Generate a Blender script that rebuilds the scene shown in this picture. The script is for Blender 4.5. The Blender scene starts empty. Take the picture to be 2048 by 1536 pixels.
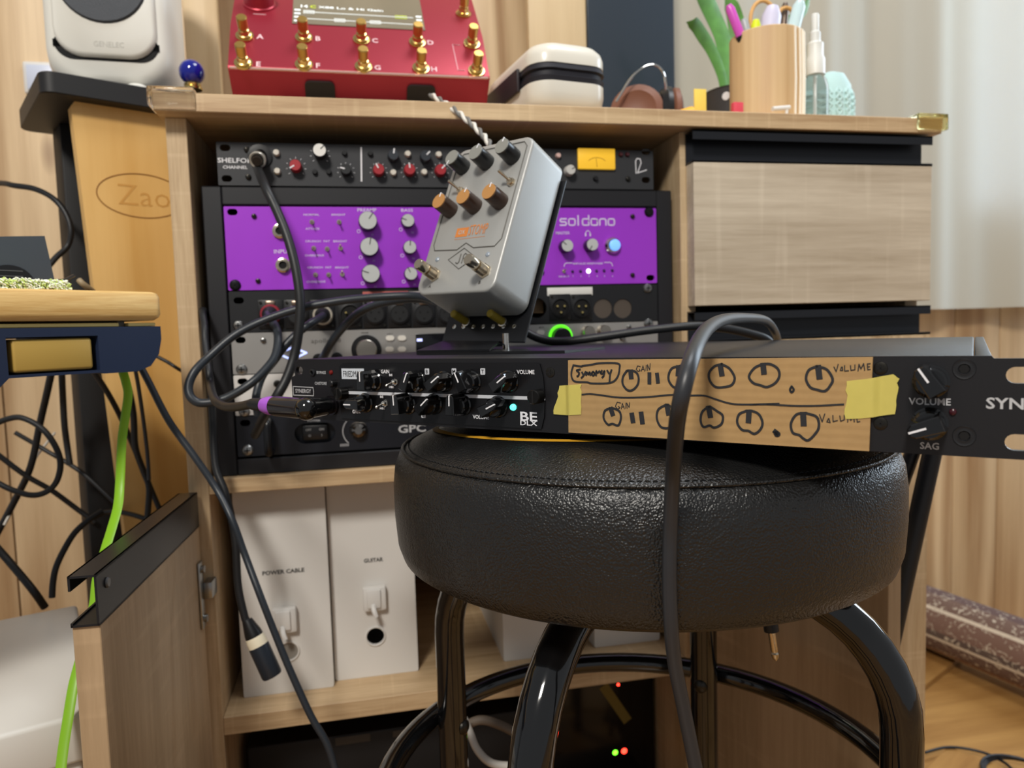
import bpy, bmesh, math, random
from mathutils import Vector as V, Matrix
random.seed(7)
D = bpy.data
SC = bpy.context.scene
COL = SC.collection
PI = math.pi
# ------------------------------------------------------------------ camera
F = 1460.0
CAM = V((0.1318, -0.8234, 0.685))
RR = V((0.9782, -0.2055, -0.0300)).normalized()
FF = V((0.2029, 0.9764, -0.0743)).normalized()
UU = RR.cross(FF).normalized()
RR = FF.cross(UU).normalized()
cd = D.cameras.new('camera')
cam = D.objects.new('camera', cd)
COL.objects.link(cam)
cam.matrix_world = Matrix(((RR.x, UU.x, -FF.x, CAM.x), (RR.y, UU.y, -FF.y, CAM.y), (RR.z, UU.z, -FF.z, CAM.z), (0, 0, 0, 1)))
cd.sensor_fit = 'HORIZONTAL'
cd.sensor_width = 36.0
cd.lens = F / 2048 * 36.0
cd.clip_start = 0.02
cd.dof.use_dof = True
cd.dof.focus_distance = 0.43
cd.dof.aperture_fstop = 10.0
SC.camera = cam
# ------------------------------------------------------------------ world, lamps, exposure
w = D.worlds.new('room_light')
SC.world = w
w.use_nodes = True
w.node_tree.nodes['Background'].inputs[0].default_value = (0.93, 0.96, 1.0, 1)
w.node_tree.nodes['Background'].inputs[1].default_value = 0.30


def area(name, loc, target, sx, sy, power, col):
    l = D.lights.new(name, 'AREA')
    l.shape = 'RECTANGLE'
    l.size = sx
    l.size_y = sy
    l.energy = power
    l.color = col
    o = D.objects.new(name, l)
    COL.objects.link(o)
    o.location = loc
    o.rotation_euler = (V(target) - V(loc)).to_track_quat('-Z', 'Y').to_euler()
    return o


area('ceiling_lamp', (-0.55, -1.95, 2.35), (0.3, 0.0, 0.6), 0.40, 0.40, 50, (1.0, 0.95, 0.87))
area('overhead_fill', (0.75, -0.30, 2.40), (0.70, -0.25, 0.0), 0.6, 0.6, 14, (0.94, 0.97, 1.0))  # unseen overhead fill, added to brighten the scene
area('window_daylight', (2.05, 0.30, 1.30), (0.4, -0.35, 0.70), 0.8, 1.1, 26, (0.72, 0.86, 1.0))
area('window_pane_light', (1.80, 0.492, 1.40), (1.80, 0.0, 1.40), 0.90, 1.00, 20.0, (0.66, 0.82, 1.0))
SC.view_settings.view_transform = 'Standard'
SC.view_settings.look = 'None'
SC.view_settings.exposure = 0.12
SC.view_settings.gamma = 1.0
SC.view_settings.use_curve_mapping = False


# ------------------------------------------------------------------ pixel rays -> points at real depths
def ray(px, py):
    return RR * ((px - 1024) / F) - UU * ((py - 768) / F) + FF


def dep(px, py, d):
    return CAM + ray(px, py) * d


def atY(px, py, y):
    r = ray(px, py)
    return CAM + r * ((y - CAM.y) / r.y)


def atZ(px, py, z):
    r = ray(px, py)
    return CAM + r * ((z - CAM.z) / r.z)


def atPl(px, py, o, n):
    r = ray(px, py)
    return CAM + r * ((o - CAM).dot(n) / r.dot(n))


# ------------------------------------------------------------------ materials
def lin(h):
    if isinstance(h, str):
        c = [int(h[i:i + 2], 16) / 255 for i in (0, 2, 4)]
        return tuple((x / 12.92 if x <= 0.04045 else ((x + 0.055) / 1.055) ** 2.4) for x in c)
    return h


MATS = {}


def mat(name, col, rough=0.5, metal=0.0, emit=0.0, trans=0.0, alpha=1.0, bump=None, coat=0.0, spec=0.5, var=0.0, vscale=30, ior=1.45, sheen=0.0):
    if name in MATS:
        return MATS[name]
    m = D.materials.new(name)
    m.use_nodes = True
    nt = m.node_tree
    b = nt.nodes['Principled BSDF']
    c = lin(col) + (1,)
    b.inputs['Base Color'].default_value = c
    b.inputs['Roughness'].default_value = rough
    b.inputs['Metallic'].default_value = metal
    b.inputs['IOR'].default_value = ior
    b.inputs['Specular IOR Level'].default_value = spec
    b.inputs['Coat Weight'].default_value = coat
    b.inputs['Sheen Weight'].default_value = sheen
    if trans:
        b.inputs['Transmission Weight'].default_value = trans
    if alpha < 1:
        b.inputs['Alpha'].default_value = alpha
    if emit:
        b.inputs['Emission Color'].default_value = c
        b.inputs['Emission Strength'].default_value = emit
    if var or bump:
        tc = nt.nodes.new('ShaderNodeTexCoord')
    if var:
        n = nt.nodes.new('ShaderNodeTexNoise')
        n.inputs['Scale'].default_value = vscale
        n.inputs['Detail'].default_value = 5
        nt.links.new(tc.outputs['Object'], n.inputs['Vector'])
        mx = nt.nodes.new('ShaderNodeMix')
        mx.data_type = 'RGBA'
        mx.inputs[6].default_value = tuple(x * (1 - var) for x in c[:3]) + (1,)
        mx.inputs[7].default_value = tuple(min(1, x * (1 + var)) for x in c[:3]) + (1,)
        nt.links.new(n.outputs[0], mx.inputs[0])
        nt.links.new(mx.outputs[2], b.inputs['Base Color'])
    if bump:
        sc, st, dist = bump
        n = nt.nodes.new('ShaderNodeTexNoise')
        n.inputs['Scale'].default_value = sc
        n.inputs['Detail'].default_value = 3
        nt.links.new(tc.outputs['Object'], n.inputs['Vector'])
        bp = nt.nodes.new('ShaderNodeBump')
        bp.inputs['Strength'].default_value = st
        bp.inputs['Distance'].default_value = dist
        nt.links.new(n.outputs[0], bp.inputs['Height'])
        nt.links.new(bp.outputs[0], b.inputs['Normal'])
    MATS[name] = m
    return m


def wood(name, dark, light, scale, rough=0.5, rings=None, knots=0.0, vary=0.12, bump=0.15, saw=None, fine=0.35):
    """procedural wood; scale = xyz frequency of the grain noise (small along the grain)"""
    if name in MATS:
        return MATS[name]
    m = D.materials.new(name)
    m.use_nodes = True
    nt = m.node_tree
    N = nt.nodes.new
    L = nt.links.new
    b = nt.nodes['Principled BSDF']
    b.inputs['Roughness'].default_value = rough
    tc = N('ShaderNodeTexCoord')
    oi = N('ShaderNodeObjectInfo')
    cb = N('ShaderNodeCombineXYZ')
    for i, k in enumerate((3.1, 5.7, 9.3)):
        mu = N('ShaderNodeMath')
        mu.operation = 'MULTIPLY'
        mu.inputs[1].default_value = k
        L(oi.outputs['Random'], mu.inputs[0])
        L(mu.outputs[0], cb.inputs[i])
    add = N('ShaderNodeVectorMath')
    add.operation = 'ADD'
    L(tc.outputs['Object'], add.inputs[0])
    L(cb.outputs[0], add.inputs[1])
    mp = N('ShaderNodeMapping')
    mp.inputs['Scale'].default_value = scale
    L(add.outputs[0], mp.inputs['Vector'])
    n1 = N('ShaderNodeTexNoise')
    n1.inputs['Scale'].default_value = 1.0
    n1.inputs['Detail'].default_value = 4
    n1.inputs['Distortion'].default_value = 0.9
    L(mp.outputs[0], n1.inputs['Vector'])
    n2 = N('ShaderNodeTexNoise')
    n2.inputs['Scale'].default_value = 6.0
    n2.inputs['Detail'].default_value = 4
    n2.inputs['Roughness'].default_value = 0.65
    L(mp.outputs[0], n2.inputs['Vector'])
    mixf = N('ShaderNodeMix')
    mixf.inputs[0].default_value = fine
    L(n1.outputs[0], mixf.inputs[2])
    L(n2.outputs[0], mixf.inputs[3])
    fac = mixf.outputs[0]
    if rings:                       # rings = (frequency, strength, xyz noise scale): cathedral figure as noise contours
        mp2 = N('ShaderNodeMapping')
        mp2.inputs['Scale'].default_value = rings[2]
        L(add.outputs[0], mp2.inputs['Vector'])
        nr = N('ShaderNodeTexNoise')
        nr.inputs['Scale'].default_value = 1.0
        nr.inputs['Detail'].default_value = 1.0
        L(mp2.outputs[0], nr.inputs['Vector'])
        m1 = N('ShaderNodeMath')
        m1.operation = 'MULTIPLY'
        m1.inputs[1].default_value = rings[0]
        L(nr.outputs[0], m1.inputs[0])
        m2 = N('ShaderNodeMath')
        m2.operation = 'SINE'
        L(m1.outputs[0], m2.inputs[0])
        m3 = N('ShaderNodeMapRange')
        m3.inputs[1].default_value = -1
        m3.inputs[2].default_value = 1
        m3.inputs[3].default_value = 0.25
        m3.inputs[4].default_value = 0.75
        L(m2.outputs[0], m3.inputs[0])
        mr = N('ShaderNodeMix')
        mr.inputs[0].default_value = rings[1]
        L(fac, mr.inputs[2])
        L(m3.outputs[0], mr.inputs[3])
        fac = mr.outputs[0]
    if saw:
        ns = N('ShaderNodeTexNoise')
        ns.inputs['Scale'].default_value = 1.0
        ns.inputs['Detail'].default_value = 2
        ms = N('ShaderNodeMapping')
        ms.inputs['Scale'].default_value = saw
        L(add.outputs[0], ms.inputs['Vector'])
        L(ms.outputs[0], ns.inputs['Vector'])
        rs = N('ShaderNodeMapRange')
        rs.inputs[1].default_value = 0.58
        rs.inputs[2].default_value = 0.72
        rs.inputs[4].default_value = 0.08
        L(ns.outputs[0], rs.inputs[0])
        ad = N('ShaderNodeMath')
        ad.operation = 'ADD'
        L(fac, ad.inputs[0])
        L(rs.outputs[0], ad.inputs[1])
        fac = ad.outputs[0]
    rp = N('ShaderNodeValToRGB')
    rp.color_ramp.elements[0].position = 0.30
    rp.color_ramp.elements[1].position = 0.68
    rp.color_ramp.elements[0].color = lin(dark) + (1,)
    rp.color_ramp.elements[1].color = lin(light) + (1,)
    L(fac, rp.inputs[0])
    col = rp.outputs[0]
    if knots:
        vo = N('ShaderNodeTexVoronoi')
        vo.inputs['Scale'].default_value = 1.0
        mk = N('ShaderNodeMapping')
        mk.inputs['Scale'].default_value = (8.0, 8.0, 3.2)
        L(add.outputs[0], mk.inputs['Vector'])
        L(mk.outputs[0], vo.inputs['Vector'])
        rk = N('ShaderNodeMapRange')
        rk.inputs[1].default_value = knots * 0.4
        rk.inputs[2].default_value = knots
        rk.inputs[3].default_value = 0.85
        rk.inputs[4].default_value = 0.0
        L(vo.outputs['Distance'], rk.inputs[0])
        mk2 = N('ShaderNodeMix')
        mk2.data_type = 'RGBA'
        L(rk.outputs[0], mk2.inputs[0])
        L(col, mk2.inputs[6])
        mk2.inputs[7].default_value = lin('6b4630') + (1,)
        col = mk2.outputs[2]
    hv = N('ShaderNodeHueSaturation')
    rv = N('ShaderNodeMapRange')
    rv.inputs[3].default_value = 1 - vary
    rv.inputs[4].default_value = 1 + vary
    L(oi.outputs['Random'], rv.inputs[0])
    L(rv.outputs[0], hv.inputs['Value'])
    L(col, hv.inputs['Color'])
    L(hv.outputs[0], b.inputs['Base Color'])
    if bump:
        bp = N('ShaderNodeBump')
        bp.inputs['Strength'].default_value = bump
        bp.inputs['Distance'].default_value = 0.001
        L(n2.outputs[0], bp.inputs['Height'])
        L(bp.outputs[0], b.inputs['Normal'])
    MATS[name] = m
    return m


OAK_H = wood('oak_laminate_horizontal', 'a78660', 'd6ba92', (3, 60, 55), 0.5, vary=0.0, saw=(130, 4, 7), fine=0.4)
OAK_V = wood('oak_laminate_vertical', 'a58762', 'd5bc97', (55, 60, 3), 0.5, vary=0.0, saw=(7, 7, 110), fine=0.4)
OAK_GREY_V = wood('oak_laminate_door_face', '8f7656', 'c0a482', (26, 26, 1.8), 0.5, vary=0.0, rings=(16, 0.35, (5, 5, 0.5)), saw=(6, 10, 70), fine=0.45)
OAK_GREY_H = wood('oak_laminate_drawer_face', 'a4937c', 'd2c4ae', (2.0, 34, 34), 0.5, vary=0.0, rings=(14, 0.30, (1.6, 5, 9)), saw=(70, 6, 5), fine=0.5)  # greyed further to carry the bluish haze over the drawer
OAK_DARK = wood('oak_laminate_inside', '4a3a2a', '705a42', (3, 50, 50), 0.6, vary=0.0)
PINE = wood('pine_plank', 'a27e57', 'dcc098', (30, 30, 1.2), 0.5, rings=(34, 0.50, (7, 7, 0.55)), knots=0.15, vary=0.07, fine=0.35)
BUTCHER = wood('butcher_block', 'cf9f57', 'f2d08c', (7, 90, 120), 0.45, vary=0.03, fine=0.45)
STANDWOOD = wood('honey_wood', 'c6964e', 'e3bb78', (16, 16, 1.2), 0.4, rings=(16, 0.4, (5, 5, 0.4)), vary=0.0, fine=0.25)
HUTCH = wood('hutch_oak', 'b7996f', 'd6bd95', (24, 24, 1.3), 0.5, vary=0.05, rings=(18, 0.35, (7, 7, 0.5)))
FLOORW = wood('floor_plank', '8a6032', 'b58a50', (2.2, 24, 24), 0.32, vary=0.06, rings=(24, 0.35, (0.6, 8, 8)), fine=0.4)
CUPW = wood('striped_cup_wood', 'c09a6b', 'e2c598', (45, 45, 0.8), 0.5, vary=0.0, fine=0.1)

BLACK = mat('black_plastic', '151517', 0.35)
BLACKM = mat('black_matte_metal', '17181b', 0.42, 0.0, bump=(1500, 0.12, 0.0004))
BLACKP = mat('black_powder_coat', '1b1c20', 0.38, 0.1, bump=(1800, 0.25, 0.0004))
FRAMEM = mat('rack_frame_black', '1a1a1e', 0.45)
GLOSSB = mat('gloss_black_tube', '0a0a0b', 0.10, coat=0.6)
KNOBB = mat('gloss_black_knob', '0b0b0c', 0.12, coat=0.5)
RUBBER = mat('black_cable_rubber', '1a1b1d', 0.45)
RUBBERG = mat('dark_grey_cable', '2a2c30', 0.40)
RUBBERB = mat('blue_grey_cable', '272c32', 0.38)
CHROME = mat('chrome', 'd8d4cc', 0.12, 1.0)
NICKEL = mat('nickel', 'cfc2ac', 0.20, 1.0)
STEEL = mat('steel_screw', '9a9a98', 0.3, 1.0)
DKSCREW = mat('dark_screw', '3a3834', 0.3, 0.9)
GOLD = mat('gold', 'dcc07c', 0.22, 1.0)
PINGOLD = mat('gold_pin', 'e8cf86', 0.25, 1.0)
WHITE = mat('white_print', 'e6e6ea', 0.6)
WHITEP = mat('white_plastic', 'e4e3df', 0.35)
WHITEBOX = mat('white_box', 'dcd9d4', 0.55)
HOLE = mat('dark_hole', '050506', 0.8)


# ------------------------------------------------------------------ mesh building
def box_geo(sx, sy, sz, bev, seg=2):
    if not bev:
        x, y, z = sx / 2, sy / 2, sz / 2
        v = [(-x, -y, -z), (x, -y, -z), (x, y, -z), (-x, y, -z), (-x, -y, z), (x, -y, z), (x, y, z), (-x, y, z)]
        f = [(0, 3, 2, 1), (4, 5, 6, 7), (0, 1, 5, 4), (1, 2, 6, 5), (2, 3, 7, 6), (3, 0, 4, 7)]
        return [V(p) for p in v], f
    bm = bmesh.new()
    bmesh.ops.create_cube(bm, size=1.0)
    for q in bm.verts:
        q.co = V((q.co.x * sx, q.co.y * sy, q.co.z * sz))
    bev = min(bev, 0.49 * min(sx, sy, sz))
    bmesh.ops.bevel(bm, geom=list(bm.edges), offset=bev, segments=seg, profile=0.5, affect='EDGES')
    bm.verts.index_update()
    v = [q.co.copy() for q in bm.verts]
    f = [tuple(q.index for q in fc.verts) for fc in bm.faces]
    bm.free()
    return v, f


def frame_from_axis(ax):
    ax = V(ax).normalized()
    t = V((0, 0, 1)) if abs(ax.z) < 0.9 else V((1, 0, 0))
    x = t.cross(ax).normalized()
    return x, ax.cross(x), ax


def spline(pts, n=8):
    """Catmull-Rom through pts"""
    P = [V(p) for p in pts]
    if len(P) < 3:
        return P
    P = [P[0] * 2 - P[1]] + P + [P[-1] * 2 - P[-2]]
    out = []
    for i in range(1, len(P) - 2):
        a, b, c, d = P[i - 1:i + 3]
        for k in range(n):
            t = k / n
            out.append(0.5 * ((2 * b) + (c - a) * t + (2 * a - 5 * b + 4 * c - d) * t * t + (3 * b - a - 3 * c + d) * t ** 3))
    out.append(P[-2])
    return out


class B:
    def __init__(s):
        s.v = []
        s.f = []
        s.M = None

    def add(s, v, f):
        o = len(s.v)
        s.v += [(s.M @ V(p)) if s.M else V(p) for p in v]
        s.f += [tuple(i + o for i in q) for q in f]
        return s

    def box(s, x0, x1, y0, y1, z0, z1, bev=0, seg=2, R=None):
        v, f = box_geo(abs(x1 - x0), abs(y1 - y0), abs(z1 - z0), bev, seg)
        c = V(((x0 + x1) / 2, (y0 + y1) / 2, (z0 + z1) / 2))
        return s.add([(R @ p if R else p) + c for p in v], f)

    def lathe(s, o, ax, prof, n=28, cap0=True, cap1=True, sx=1.0):
        """prof = [(r, h)...] along axis"""
        x, y, z = frame_from_axis(ax)
        o = V(o)
        v = []
        f = []
        for r, h in prof:
            for k in range(n):
                a = 2 * PI * k / n
                v.append(o + x * (r * math.cos(a) * sx) + y * (r * math.sin(a)) + z * h)
        for i in range(len(prof) - 1):
            for k in range(n):
                a = i * n + k
                b = i * n + (k + 1) % n
                f.append((a, b, b + n, a + n))
        if cap0:
            f.append(tuple(reversed(range(n))))
        if cap1:
            f.append(tuple(range((len(prof) - 1) * n, len(prof) * n)))
        return s.add(v, f)

    def cyl(s, p0, p1, r0, r1=None, n=20, bev=0.0):
        p0, p1 = V(p0), V(p1)
        h = (p1 - p0).length
        r1 = r0 if r1 is None else r1
        pr = [(r0, 0), (r1, h)]
        if bev:
            pr = [(r0 - bev, 0), (r0, bev), (r1, h - bev), (r1 - bev, h)]
        return s.lathe(p0, p1 - p0, pr, n)

    def sphere(s, c, r, sc=(1, 1, 1), n=20, m=12):
        c = V(c)
        v = [c + V((0, 0, -r * sc[2]))]
        f = []
        for i in range(1, m):
            t = PI * i / m
            for k in range(n):
                a = 2 * PI * k / n
                v.append(c + V((r * sc[0] * math.sin(t) * math.cos(a), r * sc[1] * math.sin(t) * math.sin(a), -r * sc[2] * math.cos(t))))
        v.append(c + V((0, 0, r * sc[2])))
        for k in range(n):
            f.append((0, 1 + (k + 1) % n, 1 + k))
            for i in range(m - 2):
                a = 1 + i * n + k
                b = 1 + i * n + (k + 1) % n
                f.append((a, b, b + n, a + n))
            a = 1 + (m - 2) * n + k
            f.append((a, 1 + (m - 2) * n + (k + 1) % n, len(v) - 1))
        return s.add(v, f)

    def tube(s, pts, r, n=10, closed=False, flat=1.0, ref=None):
        P = [V(p) for p in pts]
        L = len(P)
        v = []
        f = []
        up = None
        for i, p in enumerate(P):
            if closed:
                t = (P[(i + 1) % L] - P[i - 1]).normalized()
            else:
                t = (P[min(i + 1, L - 1)] - P[max(i - 1, 0)]).normalized()
            if ref is not None:
                up = V(ref)
            if up is None:
                up = frame_from_axis(t)[0]
            x = (up - t * up.dot(t)).normalized()
            y = t.cross(x)
            up = x
            rr = r[i] if isinstance(r, (list, tuple)) else r
            for k in range(n):
                a = 2 * PI * k / n
                v.append(p + x * (rr * math.cos(a)) + y * (rr * flat * math.sin(a)))
        for i in range(L if closed else L - 1):
            for k in range(n):
                a = i * n + k
                b = i * n + (k + 1) % n
                j = ((i + 1) % L) * n - i * n
                f.append((a, b, b + j, a + j))
        if not closed:
            f.append(tuple(reversed(range(n))))
            f.append(tuple(range((L - 1) * n, L * n)))
        return s.add(v, f)

    def prism(s, poly, vec):
        """extrude a planar convex-ish polygon by vec"""
        n = len(poly)
        vec = V(vec)
        v = [V(p) for p in poly] + [V(p) + vec for p in poly]
        f = [tuple(reversed(range(n))), tuple(range(n, 2 * n))]
        for k in range(n):
            f.append((k, (k + 1) % n, n + (k + 1) % n, n + k))
        return s.add(v, f)

    def plate(s, outer, holes, y0, y1):
        """x-z outline with holes, thickness y0..y1"""
        bm = bmesh.new()
        for lp in [outer] + list(holes):
            vs = [bm.verts.new((p[0], y0, p[1])) for p in lp]
            for i in range(len(vs)):
                bm.edges.new((vs[i], vs[(i + 1) % len(vs)]))
        bmesh.ops.triangle_fill(bm, use_beauty=True, edges=list(bm.edges), normal=(0, -1, 0))
        g = bmesh.ops.extrude_face_region(bm, geom=list(bm.faces))
        for q in g['geom']:
            if isinstance(q, bmesh.types.BMVert):
                q.co.y = y1
        bmesh.ops.recalc_face_normals(bm, faces=list(bm.faces))
        bm.verts.index_update()
        v = [q.co.copy() for q in bm.verts]
        f = [tuple(q.index for q in fc.verts) for fc in bm.faces]
        bm.free()
        return s.add(v, f)

    def stroke(s, pts, wd, y, thick=0.00025, closed=False):
        """flat marker stroke in the x-z plane at depth y (local)"""
        P = [V((p[0], p[1], 0)) for p in pts]
        if closed:
            P = P + [P[0]]
        for i_, (a, c) in enumerate(zip(P, P[1:])):
            yy = y - (i_ % 2) * 4e-5
            t = c - a
            if t.length < 1e-7:
                continue
            t = t.normalized()
            nn = V((-t.y, t.x, 0)) * (wd / 2)
            t = t * (wd * 0.32)
            q = [a - t + nn, a - t - nn, c + t - nn, c + t + nn]
            s.add([V((k.x, yy, k.y)) for k in q], [(0, 1, 2, 3)])
        return s

    def done(s, name, m, parent=None, smooth=0.55, bevel=0.0):
        me = D.meshes.new(name)
        me.from_pydata(s.v, [], s.f)
        me.update()
        o = D.objects.new(name, me)
        COL.objects.link(o)
        if m:
            for q in (m if isinstance(m, (list, tuple)) else [m]):
                me.materials.append(q)
        if smooth:
            me.polygons.foreach_set('use_smooth', [True] * len(me.polygons))
            me.set_sharp_from_angle(angle=smooth)
        if parent:
            o.parent = parent
        return o


def stadium(cx, cz, w, h, n=8):
    r = h / 2
    a = w / 2 - r
    out = []
    for k in range(n + 1):
        t = -PI / 2 + PI * k / n
        out.append((cx + a + r * math.cos(t), cz + r * math.sin(t)))
    for k in range(n + 1):
        t = PI / 2 + PI * k / n
        out.append((cx - a + r * math.cos(t), cz + r * math.sin(t)))
    return out


def circ(cx, cz, r, n=20):
    return [(cx + r * math.cos(2 * PI * k / n), cz + r * math.sin(2 * PI * k / n)) for k in range(n)]


def rrect(x0, x1, z0, z1, r, n=4):
    out = []
    for (cx, cz, a0) in ((x1 - r, z1 - r, 0), (x0 + r, z1 - r, PI / 2), (x0 + r, z0 + r, PI), (x1 - r, z0 + r, 1.5 * PI)):
        for k in range(n + 1):
            a = a0 + PI / 2 * k / n
            out.append((cx + r * math.cos(a), cz + r * math.sin(a)))
    return out


def tag(o, label, cat, group=None, kind=None):
    o['label'] = label
    o['category'] = cat
    if group:
        o['group'] = group
    if kind:
        o['kind'] = kind
    return o


def thing(name, label, cat, M=None, group=None):
    o = D.objects.new(name, None)
    o.empty_display_size = 0.03
    COL.objects.link(o)
    if M is not None:
        o.matrix_world = M if isinstance(M, Matrix) else Matrix.Translation(V(M))
    return tag(o, label, cat, group)


def structure(o):
    o['kind'] = 'structure'
    return o


def basis(o, ex, ey, ez):
    return Matrix(((ex[0], ey[0], ez[0], o[0]), (ex[1], ey[1], ez[1], o[1]), (ex[2], ey[2], ez[2], o[2]), (0, 0, 0, 1)))


TXT = {}


def text_geo(st, xs=1.0, bold=0.0):
    k = (st, bold)
    if k not in TXT:
        c = D.curves.new('t', 'FONT')
        c.body = st
        c.align_x = 'CENTER'
        c.align_y = 'CENTER'
        c.resolution_u = 2
        c.offset = bold
        o = D.objects.new('t', c)
        me = o.to_mesh()
        TXT[k] = ([q.co.copy() for q in me.vertices], [tuple(p.vertices) for p in me.polygons])
        o.to_mesh_clear()
        D.objects.remove(o)
        D.curves.remove(c)
    return TXT[k]


def write(b, st, pos, h, ex=(1, 0, 0), ez=(0, 0, 1), width=None, bold=0.012, slant=0.0):
    """append lettering: h = cap height; width = total width to stretch to"""
    v, f = text_geo(st, 1, bold)
    xs = [p.x for p in v]
    ys = [p.y for p in v]
    w = max(xs) - min(xs)
    hh = max(ys) - min(ys)
    mx, my = (max(xs) + min(xs)) / 2, (max(ys) + min(ys)) / 2
    kx = (width / w) if width else h / hh
    kz = h / hh
    ex, ez, pos = V(ex), V(ez), V(pos)
    b.add([pos + ex * ((p.x - mx) * kx + slant * (p.y - my) * kz) + ez * ((p.y - my) * kz) for p in v], f)


# ------------------------------------------------------------------ floor and wall
fl = structure(B().box(-1.3, 2.9, -2.2, 0.52, -0.06, -0.012).done('floor', FLOORW))
fa = math.radians(27.4)
fe, fn = V((math.cos(fa), math.sin(fa), 0)), V((-math.sin(fa), math.cos(fa), 0))
fo = V((0.9555, 0.0992, 0))
fp0 = B().box(0, 0.899, 0.0004, 0.1046, -0.012, 0.0, 0.0010, 1).done('plank', FLOORW, fl)
first = True
for j in range(-12, 7):
    for i in range(-2, 3):
        p = fo + fn * (0.105 * j) + fe * (0.90 * i - 0.36 * (j % 3) - 0.1)
        c_ = p + fe * 0.45
        if not (0.25 < c_.x < 2.5 and -1.0 < c_.y < 0.35) or (p + fe * 0.9 + fn * 0.105).y > 0.515:
            continue
        o = fp0 if first else fp0.copy()
        if not first:
            COL.objects.link(o)
        first = False
        o.location = p
        o.rotation_euler = (0, 0, fa)
wl = structure(B().box(-1.3, 2.9, 0.518, 0.58, -0.02, 2.3).done('wall_back', mat('wall_batten', '6a4f35', 0.8)))
p0 = B().box(0, 0.1108, 0, 0.018, 0, 2.3, 0.0022, 2).done('plank', PINE, wl)
for i in range(37):
    o = p0 if i == 0 else p0.copy()
    if i:
        COL.objects.link(o)
    o.location = (1.482 + 0.1128 * (i - 24), 0.50, 0)


# ------------------------------------------------------------------ curtain
def curtain():
    b = B()
    nx, nz = 150, 6
    x0, x1 = 0.665, 2.45
    top, bot = 1.75, 0.70
    g = []
    for j in range(nz + 1):
        for i in range(nx + 1):
            t = i / nx
            x = x0 + (x1 - x0) * t
            s = j / nz
            ph = 2 * PI * (t * 7.5 + 0.35 * math.sin(5 * t))
            y = 0.440 + 0.016 * math.sin(ph) * (0.75 + 0.25 * s) + 0.004 * math.sin(2.7 * ph + s)
            g.append(V((x, y, bot + (top - bot) * s)))
    n = nx + 1
    f = []
    for j in range(nz):
        for i in range(nx):
            a = j * n + i
            f.append((a, a + 1, a + n + 1, a + n))
    o = len(g)
    g += [p + V((0, 0.003, 0)) for p in g]
    f += [tuple(reversed([q + o for q in k])) for k in f]
    for i in range(nx):
        f.append((i + 1, i, i + o, i + 1 + o))
    for j in range(nz):
        f.append((j * n, (j + 1) * n, (j + 1) * n + o, j * n + o))
    b.add(g, f)
    m = mat('curtain_cloth', 'c9c3b3', 0.9, bump=(900, 0.1, 0.0005), sheen=0.2)
    nt = m.node_tree
    tr = nt.nodes.new('ShaderNodeBsdfTranslucent')
    tr.inputs[0].default_value = lin('cfd2d4') + (1,)
    mx = nt.nodes.new('ShaderNodeMixShader')
    mx.inputs[0].default_value = 0.30
    nt.links.new(nt.nodes['Principled BSDF'].outputs[0], mx.inputs[1])
    nt.links.new(tr.outputs[0], mx.inputs[2])
    nt.links.new(mx.outputs[0], nt.nodes['Material Output'].inputs[0])
    return tag(b.done('curtain', m, None, 1.2), 'pale grey fabric curtain in soft folds hanging beside the cabinet', 'curtain')


curtain()

# ------------------------------------------------------------------ cabinet (front plane y = -0.012)
cab = thing('cabinet', 'wide light oak cabinet with black handle rails holding the black equipment rack', 'cabinet', (0, 0, 0))
YF, YB = -0.012, 0.385
B().box(-0.055, 0.845, -0.035, YB + 0.004, 0.9095, 0.9275, 0.0008, 1).done('top_board', OAK_H, cab)
B().box(-0.050, -0.030, YF, YB, 0.0, 0.9093, 0.0006, 1).done('side_panel', OAK_V, cab)
B().box(0.816, 0.834, YF + 0.002, YB, 0.0, 0.9093, 0.0006, 1).done('side_panel', OAK_V, cab)
B().box(0.509, 0.527, YF, YB, 0.0, 0.9093, 0.0006, 1).done('divider_panel', OAK_V, cab)
B().box(-0.0298, 0.5088, YF, YB, 0.5205, 0.5365, 0.0006, 1).done('shelf', OAK_H, cab)
B().box(-0.0298, 0.5088, YF, YB, 0.2555, 0.2755, 0.0006, 1).done('shelf', OAK_H, cab)
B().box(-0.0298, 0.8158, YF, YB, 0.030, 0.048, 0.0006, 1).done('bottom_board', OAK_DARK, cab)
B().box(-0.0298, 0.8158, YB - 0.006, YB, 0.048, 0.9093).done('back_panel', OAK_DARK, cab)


def rail(parent, M, L, h=0.036, dp=0.020, t=0.0016):
    """black C-channel handle rail: length along x, open side at -y"""
    b = B()
    b.M = M
    b.box(0, L, dp - t, dp, 0, h)
    b.box(0, L, 0, dp, h - t, h)
    b.box(0, L, 0, t, h - 0.0105, h)
    b.box(0, L, 0, dp, 0, t)
    b.box(0, L, 0, t, 0, 0.0030)
    o = b.done('handle_rail', mat('black_anodised_rail', '1d1f24', 0.33, 0.2), parent, 0.3)
    return o


# right column: drawer above, door below, both with handle rails
dr = B().box(0.5165, 0.834, -0.032, -0.0125, 0.706, 0.8705, 0.0006, 1).done('drawer', OAK_GREY_H, cab)
rail(dr, Matrix.Translation((0.516, -0.032, 0.8707)), 0.3185)
dr2 = B().box(0.5165, 0.834, -0.032, -0.0125, 0.055, 0.6635, 0.0006, 1).done('door', OAK_V, cab)
rail(dr2, Matrix.Translation((0.516, -0.032, 0.6637)), 0.3185)


def swing_door(hx, hy, ex, L, zt, zb):
    """door leaf hinged at (hx,hy); ex = direction from the hinge outwards; outer face on the side of -ey"""
    ex = V(ex).normalized()
    ey = V((0, 0, 1)).cross(ex)
    return basis((hx, hy, 0), ex, ey, (0, 0, 1))


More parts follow.
